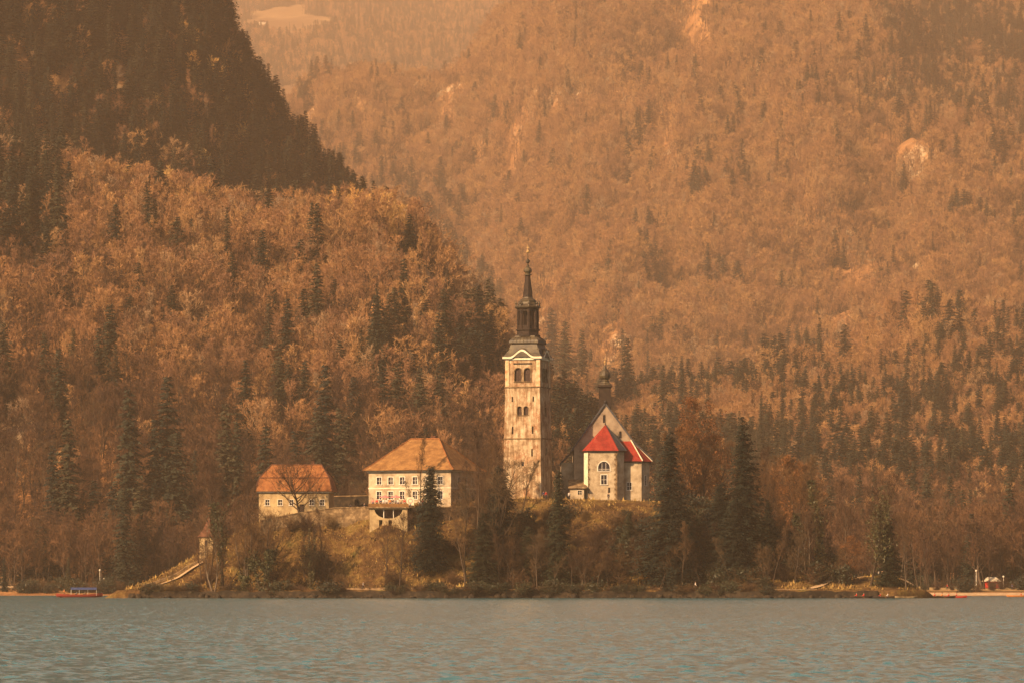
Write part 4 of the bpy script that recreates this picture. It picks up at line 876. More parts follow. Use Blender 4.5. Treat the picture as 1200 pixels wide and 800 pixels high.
# ------------------------------------------------------------------ island planting
def isl_at(u, yb):
    Ys = np.arange(866, 990, .5); X = (u-600)/FPX*Ys; yy = HOR-(hIsl(X, Ys)-CAMZ)/Ys*FPX
    k = np.argmax(yy <= yb) if (yy <= yb).any() else int(np.argmin(yy)); return float(X[k]), float(Ys[k]), float(hIsl(X[k:k+1], Ys[k:k+1])[0])
def itree(kind, vv, u, yt, yb, label, wf=1., cat='tree', group=None, lean=(0,0), Y=None, ivy=0, name=None):
    if Y is None: X, Y, Z = isl_at(u, yb)
    else: X = (u-600)/FPX*Y; Z = gz(X, Y)
    H0 = {'bare':20,'slim':17,'broad':12,'forked':15,'rusty':20,'spruce':22,'fir':16}[kind]
    ztop = (HOR-yt)*Y/FPX+CAMZ; s = max(ztop-Z, 1.2)/H0
    pr = PN[kind][vv % len(PN[kind])]; nm = name or {'spruce':'spruce_tree','fir':'fir_tree'}.get(kind, 'bare_tree')
    e = plant(nm, pr, mlist(MN, kind), (X, Y, Z-.1), s, (u*2.3+vv) % 6.28, label, cat, group, lean=lean); w_ = s*wf*(1.0 if s > .6 else 1.15); e.scale = (w_, w_, s)
    if ivy: obj('ivy', ivy_mesh(int(u), pr[0], ivy*H0, .55, 2600), M['ivy'], e)
    return e
I = itree
I('fir', 0, 505, 545, 668, 'dark dense fir in front of the right part of the brown roofed house', .95)
I('spruce', 1, 655, 550, 690, 'dark narrow spruce standing between the bell tower and the church', .85)
I('spruce', 2, 785, 506, 688, 'tall ragged dark spruce just right of the church', 1.15)
I('spruce', 0, 870, 488, 664, 'broad dark spruce on the right shoulder of the island', 1.15)
I('spruce', 1, 900, 585, 670, 'smaller dark spruce on the right slope below the broad one', 1.2)
I('fir', 1, 1042, 612, 686, 'dark evergreen tucked behind the mossy trees at the island tip', 1.3)
I('fir', 0, 803, 596, 688, 'dark evergreen at the foot of the tall ragged spruce', 1.25)
I('fir', 0, 862, 584, 680, 'dark round evergreen directly below the broad spruce', 1.3)
I('fir', 0, 568, 600, 684, 'dark ivy green evergreen on the bank left of the bell tower foot', 1.4)
I('fir', 1, 620, 616, 684, 'squat dark evergreen on the bank under the bell tower', 1.4)
I('fir', 1, 737, 600, 668, 'small grey green fir on the bank under the church', .9)
I('fir', 0, 585, 545, 668, 'dark evergreen hard against the left edge of the bell tower', 1.2)
I('fir', 1, 845, 565, 660, 'dark evergreen filling the slope between the two big island spruces', 1.5)
I('broad', 0, 352, 543, 606, 'spreading pollarded bare tree in front of the orange roofed house', .95, Y=889)
I('forked', 0, 307, 590, 694, 'dark ivy covered forked tree at the water below the small house', 1.1, ivy=.45)
I('forked', 1, 288, 596, 694, 'bare many stemmed tree left of the ivy covered forked one', 1.0, ivy=.2)
I('bare', 0, 262, 530, 690, 'tall bare tree with ivy high on its trunk above the left steps', .75, ivy=.6)
I('bare', 3, 283, 545, 690, 'tall bare tree leaning over the slope left of the orange roofed house', .7)
I('forked', 2, 250, 622, 697, 'low leaning bare tree over the grass at the left shore', 1.3, lean=(0,-.25))
I('slim', 2, 268, 630, 697, 'thin dark tree leaning left over the water below the steps', 1.2, lean=(0,-.35))
I('slim', 0, 169, 646, 700, 'dark dead looking trunk alone on the left point of the island', .9)
I('slim', 3, 206, 668, 697, 'short leaning stub of a tree on the left grass', 1.4, lean=(0,-.6))
I('forked', 1, 365, 606, 690, 'dark ivy choked stump of a tree at the middle of the left shore', .55, ivy=.9)
I('slim', 1, 376, 590, 680, 'thin bare tree in front of the pale retaining wall', .9)
I('slim', 0, 492, 503, 606, 'thin tree with a dark clump before the brown roof', .8, Y=888)
I('slim', 1, 559, 490, 660, 'tall thin bare tree right of the brown roofed house', .9)
I('slim', 2, 545, 580, 696, 'crooked bare tree leaning at the shore below the big house', 1.1, lean=(0,-.12))
I('bare', 2, 468, 600, 692, 'bare bush like tree at the shore below the terrace pavilion', .9)
I('slim', 3, 598, 512, 608, 'thin black bare tree before the left half of the bell tower', 1.1, Y=893)
I('slim', 0, 612, 530, 608, 'thin forked bare tree before the middle of the bell tower', 1.5, Y=892, lean=(0,.12))
I('rusty', 0, 826, 462, 610, 'tall tree with rusty orange leaves behind the ragged spruce', .85, Y=940)
I('rusty', 1, 806, 495, 610, 'shorter rusty orange tree between the ragged and the broad spruce', .7, Y=930)
I('rusty', 1, 932, 530, 650, 'rusty orange tree on the right slope of the island', .7, Y=915)
I('slim', 1, 962, 524, 668, 'tall pale trunked slim tree near the island right end', 1.0, ivy=.7)
I('slim', 2, 944, 540, 668, 'tall slim tree with mossy trunk left of the pale trunked one', .9, ivy=.5)
I('bare', 1, 990, 560, 676, 'leaning bare tree at the right end of the dark slope', .75, lean=(0,.18))
I('bare', 4, 1020, 548, 686, 'tall mossy bare tree on the island tip, left one of two', .85, ivy=.8)
I('bare', 0, 1040, 566, 686, 'mossy bare tree on the island tip, right one of two', .8, ivy=.8)
I('bare', 2, 1062, 600, 690, 'small bare tree at the very end of the island tip', .75)
I('rusty', 0, 1000, 625, 684, 'small rusty bush like tree at the foot of the mossy pair', .8)
I('slim', 0, 527, 558, 612, 'thin bare tree before the right windows of the brown roofed house', 1.5, Y=889)
I('slim', 2, 541, 535, 612, 'twiggy bare tree hiding the right corner of the brown roofed house', 1.0, Y=890)
I('slim', 3, 483, 560, 606, 'thin bare tree just left of the dark fir at the brown roofed house', 1.1, Y=888)
I('slim', 1, 236, 606, 684, 'thin bare tree just left of the tiny red roofed tower', 1.3)
I('bare', 3, 247, 590, 676, 'bare tree screening the tiny red roofed tower', .9)
r = np.random.default_rng(55)
def topmin(u):
    return float(np.interp(u, [235,300,302,395,398,436,438,545,548,588,592,645,650,664,666,766,770,850,905,1000,1070], [590,600,606,606,592,592,606,602,530,530,600,600,590,590,602,602,585,590,560,600,640]))
def zlab(u):
    if u < 300: return 'on the grassy left end of the island', 'left end'
    if u < 430: return 'on the slope below the small orange roofed house', 'below the small house'
    if u < 590: return 'on the slope below the big brown roofed house', 'below the big house'
    if u < 770: return 'on the thicket slope below the tower and church', 'below tower and church'
    if u < 900: return 'on the dark slope right of the church', 'right of the church'
    return 'on the low right end of the island', 'right end'
cnt = {}
for q_ in range(260):
    u = r.uniform(240, 985) if q_ < 150 else r.uniform(545, 900); Y = r.uniform(870, 898); X = (u-600)/FPX*Y; Z = gz(X, Y)
    if 300 < u < 560 and r.uniform() < .6: continue
    if u < 300 and r.uniform() < .75: continue
    if u > 775 and r.uniform() < .45: continue
    yb = HOR-(Z-CAMZ)/Y*FPX; yt = topmin(u)+r.uniform(0, 40); h = (yb-yt)*Y/FPX*r.uniform(.45, 1.0)
    if abs(u-455) < 26 and Z > 9: h = min(h, 2.0)
    if h < 1.5: continue
    where, g_ = zlab(u)
    if h < 3.6:
        cnt.setdefault('bush', 0); continue
    kind = ['bare','slim','forked','slim','bare'][r.integers(5)] if h > 6 else ['forked','bare'][r.integers(2)]
    H0 = {'bare':20,'slim':17,'forked':15}[kind]; s = h/H0; pr = PN[kind][r.integers(len(PN[kind]))]
    e = plant('bare_tree', pr, mlist(MN, kind), (X, Y, Z-.1), s, r.uniform(0, 6.28), ('leafless tree ' if h > 6 else 'small leafless tree ')+where, 'tree', ('bare trees ' if h > 6 else 'small bare trees ')+g_, lean=(r.normal(0, .07), r.normal(0, .07)))
    w_ = s*(1.15 if h > 9 else 1.5); e.scale = (w_, w_, s)
BU = [make_bush(200+i, 2.6, 1.9) for i in range(3)]; BE = [make_bush(210+i, 2.8, 1.8, 30, True) for i in range(3)]
for q_ in range(330):
    u = r.uniform(225, 1000) if q_ < 190 else r.uniform(560, 930); Y = r.uniform(869.5, 897); X = (u-600)/FPX*Y; Z = gz(X, Y)
    if u < 560 and r.uniform() < .72: continue
    if u > 880 and r.uniform() < .5: continue
    if Z < 1.9: continue
    if 425 < u < 487 and Z > 6: continue
    yb = HOR-(Z-CAMZ)/Y*FPX; lim = (yb-topmin(u)+4)*Y/FPX; h = min(r.uniform(1.4, 4.2), lim)
    if h < 1: continue
    ever = r.uniform() < (.22 if u < 770 else .5); where, g_ = zlab(u); me = (BE if ever else BU)[r.integers(3)]; s = h/2.7
    e = plant('evergreen_bush' if ever else 'bare_bush', me, [M['shrub'], M['evergreen']], (X, Y, Z-.05), s, r.uniform(0, 6.28), ('dark evergreen bush ' if ever else 'tangled brown leafless bush ')+where, 'bush', ('evergreen bushes ' if ever else 'bare bushes ')+g_)
    w_ = s*r.uniform(.9, 1.35); e.scale = (w_, w_, s)
for q_ in range(95):
    u = r.uniform(150, 900); X = (u-600)*.1735; Y = float(864+3*np.sin(X/13.)+1.5*np.sin(X/5.1+1)+np.interp(X, [-90,-60,60,78,88], [14,0,0,0,10]))+r.uniform(1.0, 2.4); Z = gz(X, Y)
    ever = r.uniform() < .4; me = (BE if ever else BU)[r.integers(3)]; s = r.uniform(.35, .75)
    side = 'left of the small house' if u < 300 else 'below the two houses' if u < 590 else 'below tower and church'
    e = plant('evergreen_bush' if ever else 'bare_bush', me, [M['shrub'], M['evergreen']], (X, Y, min(Z, 1.2)-.1), s, r.uniform(0, 6.28), ('low dark green bush hanging over the quay wall ' if ever else 'low brown bush hanging over the quay wall ')+side, 'bush', ('green' if ever else 'brown')+' quay bushes '+side)
    e.scale = (s*1.7, s*1.3, s)
for q_ in range(90):
    u = r.uniform(-10, 150) if q_ < 45 else r.uniform(1075, 1215); Y = 1200.
    for _ in range(6): Y = float(shoreY((u-600)/FPX*Y))
    Y += r.uniform(5, 18) if u < 500 else r.uniform(8, 60); X = (u-600)/FPX*Y; ever = r.uniform() < .4; me = (BE if ever else BU)[r.integers(3)]; s = r.uniform(.5, 1.3)
    side = 'on the left shore by the road' if u < 500 else 'behind the lawn of the right shore'
    e = plant('evergreen_bush' if ever else 'bare_bush', me, [M['shrub'], M['evergreen']], (X, Y, lz(X, Y)-.1), s, r.uniform(0, 6.28), ('dark green bush ' if ever else 'brown leafless bush ')+side, 'bush', ('green' if ever else 'brown')+' bushes '+side)
# trees at the back of the plateau
for q_ in range(46):
    u = [r.uniform(548, 588), r.uniform(770, 985), r.uniform(398, 436), r.uniform(770, 985)][q_ % 4]; Y = r.uniform(935, 972); X = (u-600)/FPX*Y; Z = gz(X, Y)
    yb = HOR-(Z-CAMZ)/Y*FPX; yt = float(np.interp(u, [400,436,548,588,770,850,985], [545,555,510,500,500,490,570]))+r.uniform(0, 45); h = (yb-yt)*Y/FPX
    if h < 4: continue
    where = 'behind the gap between the two houses' if u < 500 else 'behind the gap between big house and bell tower' if u < 600 else 'at the back of the island right of the church'
    kind = ['bare','slim','bare','rusty'][r.integers(4)] if u > 700 else ['bare','slim'][r.integers(2)]; H0 = {'bare':20,'slim':17,'rusty':20}[kind]; s = h/H0
    e = plant('bare_tree', PN[kind][r.integers(len(PN[kind]))], mlist(MN, kind), (X, Y, Z-.1), s, r.uniform(0, 6.28), ('rusty leaved tree ' if kind == 'rusty' else 'slender leafless tree ' if kind == 'slim' else 'round crowned leafless tree ')+where, 'tree', kind+' trees '+where)
    e.scale = (s*1.1, s*1.1, s)
# dry grass and leaf tufts over the island ground
N = 46000; gx = r.uniform(-82, 88, N); gy = r.uniform(868, 903, N); gz_ = hIsl(gx, gy); k = (gz_ > 1.75) & (fbm(gx/3., gy/3., 61, 3) > -.12); gx, gy, gz_ = gx[k], gy[k], gz_[k]; N = len(gx)
hh = r.uniform(.12, .42, N)*np.where(r.uniform(0, 1, N) < .06, 2.4, 1); an = r.uniform(0, pi, N); w_ = hh*.35
c = np.stack([gx, gy, gz_-.03], -1); sd_ = np.stack([np.cos(an), np.sin(an), 0*an], -1)*w_[:, None]; tp_ = c+np.stack([r.normal(0, .12, N), r.normal(0, .12, N), hh], -1)
m, nt, b = mat('dry_grass', .95, .1); nt.links.new(ramp(nt, noise(nt, .45, 5, .7, world=True), [(.35,(.09,.05,.024)),(.48,(.20,.125,.045)),(.6,(.32,.22,.075)),(.72,(.17,.16,.05))]), b.inputs['Base Color'])
gr = obj('dry_grass', fast_mesh('dry_grass', np.stack([c-sd_, c+sd_, tp_], 1).reshape(-1, 3), np.arange(N*3).reshape(-1, 3)), m); gr['kind'] = 'stuff'

# ------------------------------------------------------------------ people
def skin_mesh(name, verts, edges, root=0, sub=1):
    me = bpy.data.meshes.new(name); me.from_pydata([v[:3] for v in verts], edges, []); o = bpy.data.objects.new(name, me); COL.objects.link(o)
    md = o.modifiers.new('s', 'SKIN'); md.use_smooth_shade = True
    for k, v in enumerate(verts):
        d = me.skin_vertices[0].data[k]; rr = v[3]; d.radius = (rr, v[4] if len(v) > 4 else rr); d.use_root = (k == root)
    ms = o.modifiers.new('u', 'SUBSURF'); ms.levels = sub; ms.render_levels = sub
    bpy.context.view_layer.update(); dg = bpy.context.evaluated_depsgraph_get(); out = bpy.data.meshes.new_from_object(o.evaluated_get(dg), depsgraph=dg); out.name = name
    bpy.data.objects.remove(o); return out
def person_meshes(pose):
    hz = {'stand': .93, 'walk': .92, 'sit': .48}[pose]; dz = hz-.93
    V = [(0,0,hz+.02,.13,.10), (0,.0,hz+.2,.12,.09), (0,0,hz+.4,.15,.10), (0,0,hz+.53,.055), (0,-.01,hz+.60,.06), (0,-.015,hz+.68,.085,.095), (0,-.01,hz+.77,.07), (0,-.12,hz+.66,.016)]
    Ed = [(0,1),(1,2),(2,3),(3,4),(4,5),(5,6),(5,7)]; AL, AR = [], []
    def chain(prev, pts):
        for p in pts: V.append(p); Ed.append((prev, len(V)-1)); prev = len(V)-1
        return prev
    arms = {}; legs = {}
    for s in (-1, 1):
        if pose == 'sit': el, wr = (s*.25,-.10,hz+.22,.042), (s*.2,-.36,hz+.2,.03)
        elif pose == 'walk': el, wr = (s*.23,s*.1+.02,hz+.17,.042), (s*.24,s*.14-.12,hz-.07,.03)
        else: el, wr = (s*.24,.03,hz+.17,.042), (s*.25,-.04,hz-.08,.03)
        sh_ = (s*.18,0,hz+.46,.055); arms[s] = [sh_, el, wr]; w = chain(2, arms[s])
        d = Vector(wr[:3])-Vector(el[:3]); d.normalize(); pm = Vector(wr[:3])+d*.07; p = chain(w, [(*pm,.034,.018)])
        for k in range(4):
            q0 = pm+d*.045+Vector((0, (k-1.5)*.022, 0)); ln = [.035,.042,.039,.03][k]; chain(p, [(*q0,.0095), (*(q0+d*ln+Vector((-s*.012,0,0))),.008)])
        chain(w, [(*(Vector(wr[:3])+d*.03+Vector((0,-.035,0))),.011), (*(Vector(wr[:3])+d*.07+Vector((-s*.01,-.05,0))),.009)])
        hp_ = (s*.095,0,hz-.04,.085)
        if pose == 'sit': lg = [hp_, (s*.13,-.42,hz+.02,.06), (s*.13,-.44,.09,.042), (s*.14,-.58,.04,.035)]
        elif pose == 'walk': lg = [hp_, (s*.1,-s*.14-.04,.5,.06), (s*.1,-s*.24+.05,.09,.042), (s*.11,-s*.24-.09,.04,.035)]
        else: lg = [hp_, (s*.11,-.02,.5,.06), (s*.12,.02,.09,.042), (s*.13,-.13,.04,.035)]
        legs[s] = lg; chain(0, lg)
    body = skin_mesh('body', V, Ed)
    g = lambda v, a: (v[0], v[1], v[2], v[3]+a, (v[4] if len(v) > 4 else v[3])+a)
    J = [g(V[0], .02), g(V[1], .025), g(V[2], .025), g((0,0,hz+.5,.07), .0)]; JE = [(0,1),(1,2),(2,3)]
    for s in (-1, 1):
        n = len(J); J += [g(arms[s][0], .02), g(arms[s][1], .02), g(arms[s][2], .014)]; JE += [(2,n),(n,n+1),(n+1,n+2)]
    T = [g(V[0], .012)]; TE = []
    for s in (-1, 1):
        n = len(T); T += [g(legs[s][0], .015), g(legs[s][1], .018), g(legs[s][2], .02)]; TE += [(0,n),(n,n+1),(n+1,n+2)]
    hair = MB().lathe([(.1,hz+.66),(.107,hz+.72),(.1,hz+.79),(.07,hz+.85),(.02,hz+.875)], 10, 0, .012).mesh('hair')
    return body, skin_mesh('jacket', J, JE), skin_mesh('trousers', T, TE), hair
PP = {p: person_meshes(p) for p in ('stand', 'walk', 'sit')}
jm = {}
def person(loc, pose, jc, tc, rz, label, group=None, s=1.):
    e = empty('person', loc, rz, label, 'person', group); e.scale = (s, s, s); b_, j_, t_, h_ = PP[pose]
    for me, nm, ma in ((b_, 'body', M['skin']), (j_, 'jacket', CLOTH[jc]), (t_, 'trousers', CLOTH[tc]), (h_, 'hair', M['hair'])):
        if not me.materials: me.materials.append(M['skin'])
        o = obj(nm, me, None, e); o.material_slots[0].link = 'OBJECT'; o.material_slots[0].material = ma
    return e
# guests on the terrace of the big house, standing behind the parapet
tz = pp.z+3.28
guests = [(437,'pink','blue','stand'),(441.5,'red','black','stand'),(446,'blue','black','walk'),(449.5,'white','grey','stand'),(453,'white','black','stand'),(457,'orange','blue','stand'),(460,'black','grey','walk'),(463.5,'grey','black','stand'),(466.5,'white','blue','stand'),(470,'tan','black','stand'),(474,'red','grey','stand')]
word = {'pink':'pink','red':'red','blue':'dark blue','white':'white','orange':'orange','black':'black','grey':'grey','tan':'tan'}
nth = ['leftmost of the terrace guests', 'second guest from the left on the terrace', 'third guest from the left on the terrace', 'fourth guest from the left on the terrace', 'fifth guest from the left on the terrace', 'sixth guest from the left, middle of the terrace', 'fifth guest from the right on the terrace', 'fourth guest from the right on the terrace', 'third guest from the right on the terrace', 'second guest from the right on the terrace', 'rightmost of the terrace guests']
for k, (u, j, t, po) in enumerate(guests):
    Y = 883.6+(k % 3)*1.1; u_ = max(437, min(u, 474)); person(((u_-600)/FPX*Y, Y, tz), po, j, t, r.uniform(-.6, .6) if k % 2 else 3.1, f'person in {word[j]} jacket, {nth[k]}', 'guests on the terrace')
# two white parasols and tables on the terrace
for k, u in enumerate((451, 464)):
    Y = 887.2; x = (u-600)/FPX*Y; e = empty('parasol', (x, Y, tz), 0, ['closed pinkish parasol over the left guests on the terrace', 'closed pinkish parasol over the right guests on the terrace'][k], 'parasol', 'terrace parasols')
    MB().tube((0,0,0),(0,0,2.4),.03,.025,6).build('pole', M['iron'], e); MB().lathe([(1.25,2.0),(.9,2.18),(.4,2.38),(.03,2.5)], 8).build('canopy', CLOTH['pink'], e); MB().lathe([(.3,0),(.3,.08),(.05,.1)], 10).build('base', M['stone'], e)
# round white sign right of the guests
e = empty('round_sign', ((481-600)/FPX*886, 886, gz((481-600)/FPX*886, 886)), 0, 'white board with a faint red ring beside the terrace', 'sign')
for x in (-.55,.55): MB().tube((x,0,-.5),(x,0,4.6),.05,.05,6).build('post', M['wood_dark'], e)
o = MB().box(-.75,.75,-.08,-.03,2.9,4.6).build('board', M['white_plaster'], e); MB().add([(r_*cos(2*pi*k/20), -.09, 3.8+r_*sin(2*pi*k/20)) for r_ in (.5,.36) for k in range(20)], [(k,(k+1)%20,20+(k+1)%20,20+k) for k in range(20)]).build('ring', CLOTH['pink'], o)
# people by tower and church
for u, Y, j, t, po, lab in ((640,899,'red','black','stand','person in red jacket at the right foot of the bell tower'), (637,900,'blue','black','stand','person in dark blue jacket beside the red one at the tower foot'),
                            (667,897.8,'white','black','walk','person in white jacket below the church porch'), (713,903,'black','black','stand','person in dark clothes standing before the church apse'),
                            (492,890,'white','black','stand','person in white jacket beside the round board'), (495,891,'red','blue','walk','person in red jacket next to the dark fir'),
                            (427,902,'black','blue','walk','person in dark clothes walking along the garden wall'), (411,902,'grey','black','stand','person in grey by the middle of the garden wall')):
    X = (u-600)/FPX*Y; person((X, Y, gz(X, Y)), po, j, t, 0.3 if u > 600 else -.4, lab)
# visitors at the island tip and on the shore path
tip = [(1030,'white','tan','stand','person in white jacket, leftmost of the group on the island tip'), (1034,'tan','black','walk','person in tan jacket, second from left on the island tip'), (1038,'grey','blue','stand','person in grey jacket in the middle of the tip group'), (1042,'red','black','stand','person in red jacket facing the water on the island tip'), (1046,'pink','blue','stand','person in pink jacket, rightmost of the tip group')]
for u, j, t, po, lab in tip:
    X, Y, Z = isl_at(u, 684); Y = 890+(u % 3); X = (u-600)/FPX*Y; person((X, Y, gz(X, Y)), po, j, t, (u*1.3) % 6, lab, 'visitors on the island tip')
for u, j, lab in ((815,'white','person in white jacket on the shore path right of the church'), (800,'tan','person in tan jacket by the fallen branches on the shore path'), (426,'grey','person in grey jacket on the shore path below the pavilion')):
    X = (u-600)/FPX*869; X = float(X); Y = float(np.interp(X, Xs, f0))+3.4; person((X, Y, gz(X, Y)), 'walk', j, 'black', 1.4, lab)

# ------------------------------------------------------------------ boats
def hull_mesh(L, B, Hh, bow=.9, n=18, thick=.05):
    """open boat hull, bow towards +X, with thickness"""
    vs = []; m_ = 9
    for i_ in range(n+1):
        t = i_/n*2-1; w_ = B/2*max(.03, (1-abs(t)**(2.6 if t > 0 else 3.6)))**.8; sheer = Hh*(.75+.25*t*t*(1.3 if t > 0 else .8)); keel = Hh*.35*max(0, abs(t)-.6)/.4
        for j in range(m_):
            a = pi*j/(m_-1); vs.append((t*L/2, -cos(a)*w_*(.82+.18*abs(cos(a))), keel+(sheer-keel)*(1-sin(a)**.7)))
    fs = [(i_*m_+j, (i_+1)*m_+j, (i_+1)*m_+j+1, i_*m_+j+1) for i_ in range(n) for j in range(m_-1)]
    me = bpy.data.meshes.new('hull'); me.from_pydata(vs, [], fs); me.update(); bm = bmesh.new(); bm.from_mesh(me); bmesh.ops.recalc_face_normals(bm, faces=bm.faces)
    g = bmesh.ops.solidify(bm, geom=bm.faces[:], thickness=thick); bmesh.ops.recalc_face_normals(bm, faces=bm.faces); bm.to_mesh(me); bm.free(); return me
def half_w(L, B, x): t = 2*x/L; return B/2*max(.03, (1-abs(t)**(2.6 if t > 0 else 3.6)))**.8
# canopied tour boat moored at the left
by = 958.; bp_ = px(93, 700, by)
tb = empty('tour_boat', (bp_.x, by, -.22), R(4), 'long red wooden tour boat with blue canopy at the far left', 'boat')
L, B = 10.4, 2.3
obj('hull', hull_mesh(L, B, 1.15, n=22), CLOTH['hull'], tb)
fl = MB(); xs_ = np.linspace(-L/2*.86, L/2*.86, 14); fl.add([(x, s*half_w(L, B, x)*.8, .42) for x in xs_ for s in (-1,1)], [(2*k, 2*k+2, 2*k+3, 2*k+1) for k in range(13)]); fl.build('deck', M['tile_brown'], tb)
for x in (-2.6,-1.3,0,1.3,2.6): MB().box(x-.18,x+.18,-.85,.85,.72,.78).box(x-.14,x+.14,-.7,-.62,.42,.72).box(x-.14,x+.14,.62,.7,.42,.72).build('seat', M['tile_brown'], tb)
cn_ = MB(); x0, x1 = -1.9, 3.9
for k in range(10):
    a, b2 = pi*k/10, pi*(k+1)/10; ya, za, yb_, zb_ = -1.15*cos(a), 1.95+.5*sin(a), -1.15*cos(b2), 1.95+.5*sin(b2)
    cn_.add([(x0,ya,za),(x1,ya,za),(x1,yb_,zb_),(x0,yb_,zb_),(x0,ya*.97,za-.05),(x1,ya*.97,za-.05),(x1,yb_*.97,zb_-.05),(x0,yb_*.97,zb_-.05)], [(0,1,2,3),(7,6,5,4),(0,3,7,4),(1,5,6,2)]+([(0,4,5,1)] if k == 0 else [])+([(3,2,6,7)] if k == 9 else []))
cn_.build('canopy', CLOTH['blue'], tb)
for x in (-1.85, 0, 1.9, 3.85):
    for s in (-1, 1): MB().tube((x, s*1.0, .6), (x, s*1.1, 1.97), .03, .03, 6).build('canopy_post', M['frame_white'], tb)
MB().tube((-4.9,.1,.9),(-3.2,.9,1.35),.03,.03,6).box(-5.5,-4.9,.06,.14,.75,1.0).build('stern_oar', M['tile_brown'], tb)
for k, x in enumerate((-3.4, -.6, 1.3)): person((bp_.x+x, by+[-.1,.1,-.2][k], .42-.22+[.0,.0,.0][k]), 'stand' if k == 0 else 'sit', ['orange','white','tan'][k], 'black', -1.4, ['person standing at the stern of the blue canopied boat', 'person in white sitting under the blue canopy', 'person in tan sitting under the blue canopy'][k])
def rowboat(u, Y, rz, hc, label, seats=(-.9,.6), who=(), L=4.6, B=1.5, y=None):
    X = (u-600)/FPX*Y; e = empty('rowing_boat', (X, Y, -.12), rz, label, 'boat', 'rowing boats at the island tip')
    obj('hull', hull_mesh(L, B, .62, n=14), M[hc] if hc in M else CLOTH[hc], e)
    for x in seats: MB().box(x-.13,x+.13,-half_w(L,B,x)*.9,half_w(L,B,x)*.9,.38,.43).build('seat', M['tile_brown'], e)
    for s in (-1, 1): MB().tube((.0, s*.5, .5), (.3, s*2.1, .2), .022, .022, 5).box(.2,.45,s*2.1-.12*0-.25,s*2.1+.25,.14,.17).build('oar', M['tile_brown'], e)
    for k, (x, jc, lab) in enumerate(who):
        person((X+x*cos(rz), Y+x*sin(rz), -.12+.40-.44), 'sit', jc, 'black', rz-1.57, lab, 'rowers near the island tip')
rowboat(1009, 862, .15, 'wood_dark', 'dark rowing boat with a rower in red, leftmost at the tip', who=((.6,'red','rower in red jacket in the leftmost dark boat'),(-.9,'red','passenger in red jacket in the leftmost dark boat')))
rowboat(1037, 862, -.1, 'wood_dark', 'dark rowing boat with white and red passengers below the tip', who=((.6,'white','rower in white jacket in the middle dark boat'),(-.9,'red','passenger in red jacket in the middle dark boat')))
rowboat(1053, 866, .3, 'wood_dark', 'dark rowing boat with orange clad rower at the rocks', who=((.3,'orange','rower in orange jacket by the rocks of the tip'),))
rowboat(1062, 860, 0, 'stone', 'empty pale rowing boat lying at the end of the tip')
rowboat(1104, 874, .1, 'wood_dark', 'dark rowing boat with three people in red off the tip', L=5.6, seats=(-1.5,0,1.4), who=((-1.5,'red','person in red at the stern of the boat with three people'),(0,'orange','person in orange in the middle of the boat with three people'),(1.4,'red','person in red at the bow of the boat with three people')))
rowboat(1120, 880, -.2, 'red', 'red rowing boat beside the one with three people', who=((.2,'red','person in red alone in the red rowing boat'),))
rowboat(1091, 885, .05, 'orange', 'empty orange rowing boat left of the three people', L=4)
rowboat(1192, 1010, .05, 'orange', 'orange rowing boat at the right edge of the water', L=5, who=((1.0,'red','person in red in the boat at the right edge'),))
# white jetty at the right foot of the island
jx, jy = (935-600)/FPX*868, 868.
e = empty('jetty', (jx, jy, 0), 0, 'low white floating jetty at the foot of the dark slope', 'jetty')
MB().box(-4.0,4.3,-1.0,.9,.15,.6).build('pontoon', M['white_plaster'], e); MB().box(-4.1,4.4,-1.05,.95,.603,.7).build('deck', M['frame_white'], e)
for x in (-3.6,-1.2,1.4,3.9): MB().tube((x,.8,-1),(x,.8,1.75),.06,.06,6).build('post', M['frame_white'], e)
MB().tube((-3.6,.8,1.7),(3.9,.8,1.7),.07,.07,6).build('rail', M['frame_white'], e)
# stone steps and path up the right slope; sand spit
def ribbon(name, pts, w_, mt, dz=.06):
    P = [];
    for (u, Y) in pts: P.append(((u-600)/FPX*Y, Y))
    Q = []
    for a, b_ in zip(P, P[1:]):
        for t in np.linspace(0, 1, 14, endpoint=False): Q.append((a[0]+(b_[0]-a[0])*t, a[1]+(b_[1]-a[1])*t))
    Q.append(P[-1]); v = []
    for k, q in enumerate(Q):
        a, b_ = Q[max(0, k-1)], Q[min(len(Q)-1, k+1)]; d = Vector((b_[0]-a[0], b_[1]-a[1])).normalized(); n_ = (-d.y*w_/2, d.x*w_/2)
        za = [gz(q[0]+s*n_[0], q[1]+s*n_[1]) for s in (-1, 0, 1)]; z = max(za)+dz
        for s in (-1, 1): v.append((q[0]+s*n_[0], q[1]+s*n_[1], z))
    o = MB().add(v, [(2*k, 2*k+2, 2*k+3, 2*k+1) for k in range(len(Q)-1)]).build(name, M[mt]); o['kind'] = 'structure'; return o
ribbon('path', [(948,869.5),(968,876),(990,884),(1015,887),(1045,886),(1068,884)], 1.8, 'path')
ribbon('path', [(965,878),(930,884),(890,890)], 1.3, 'path')
ribbon('path', [(150,883),(180,884),(215,887),(238,889)], 1.6, 'path')
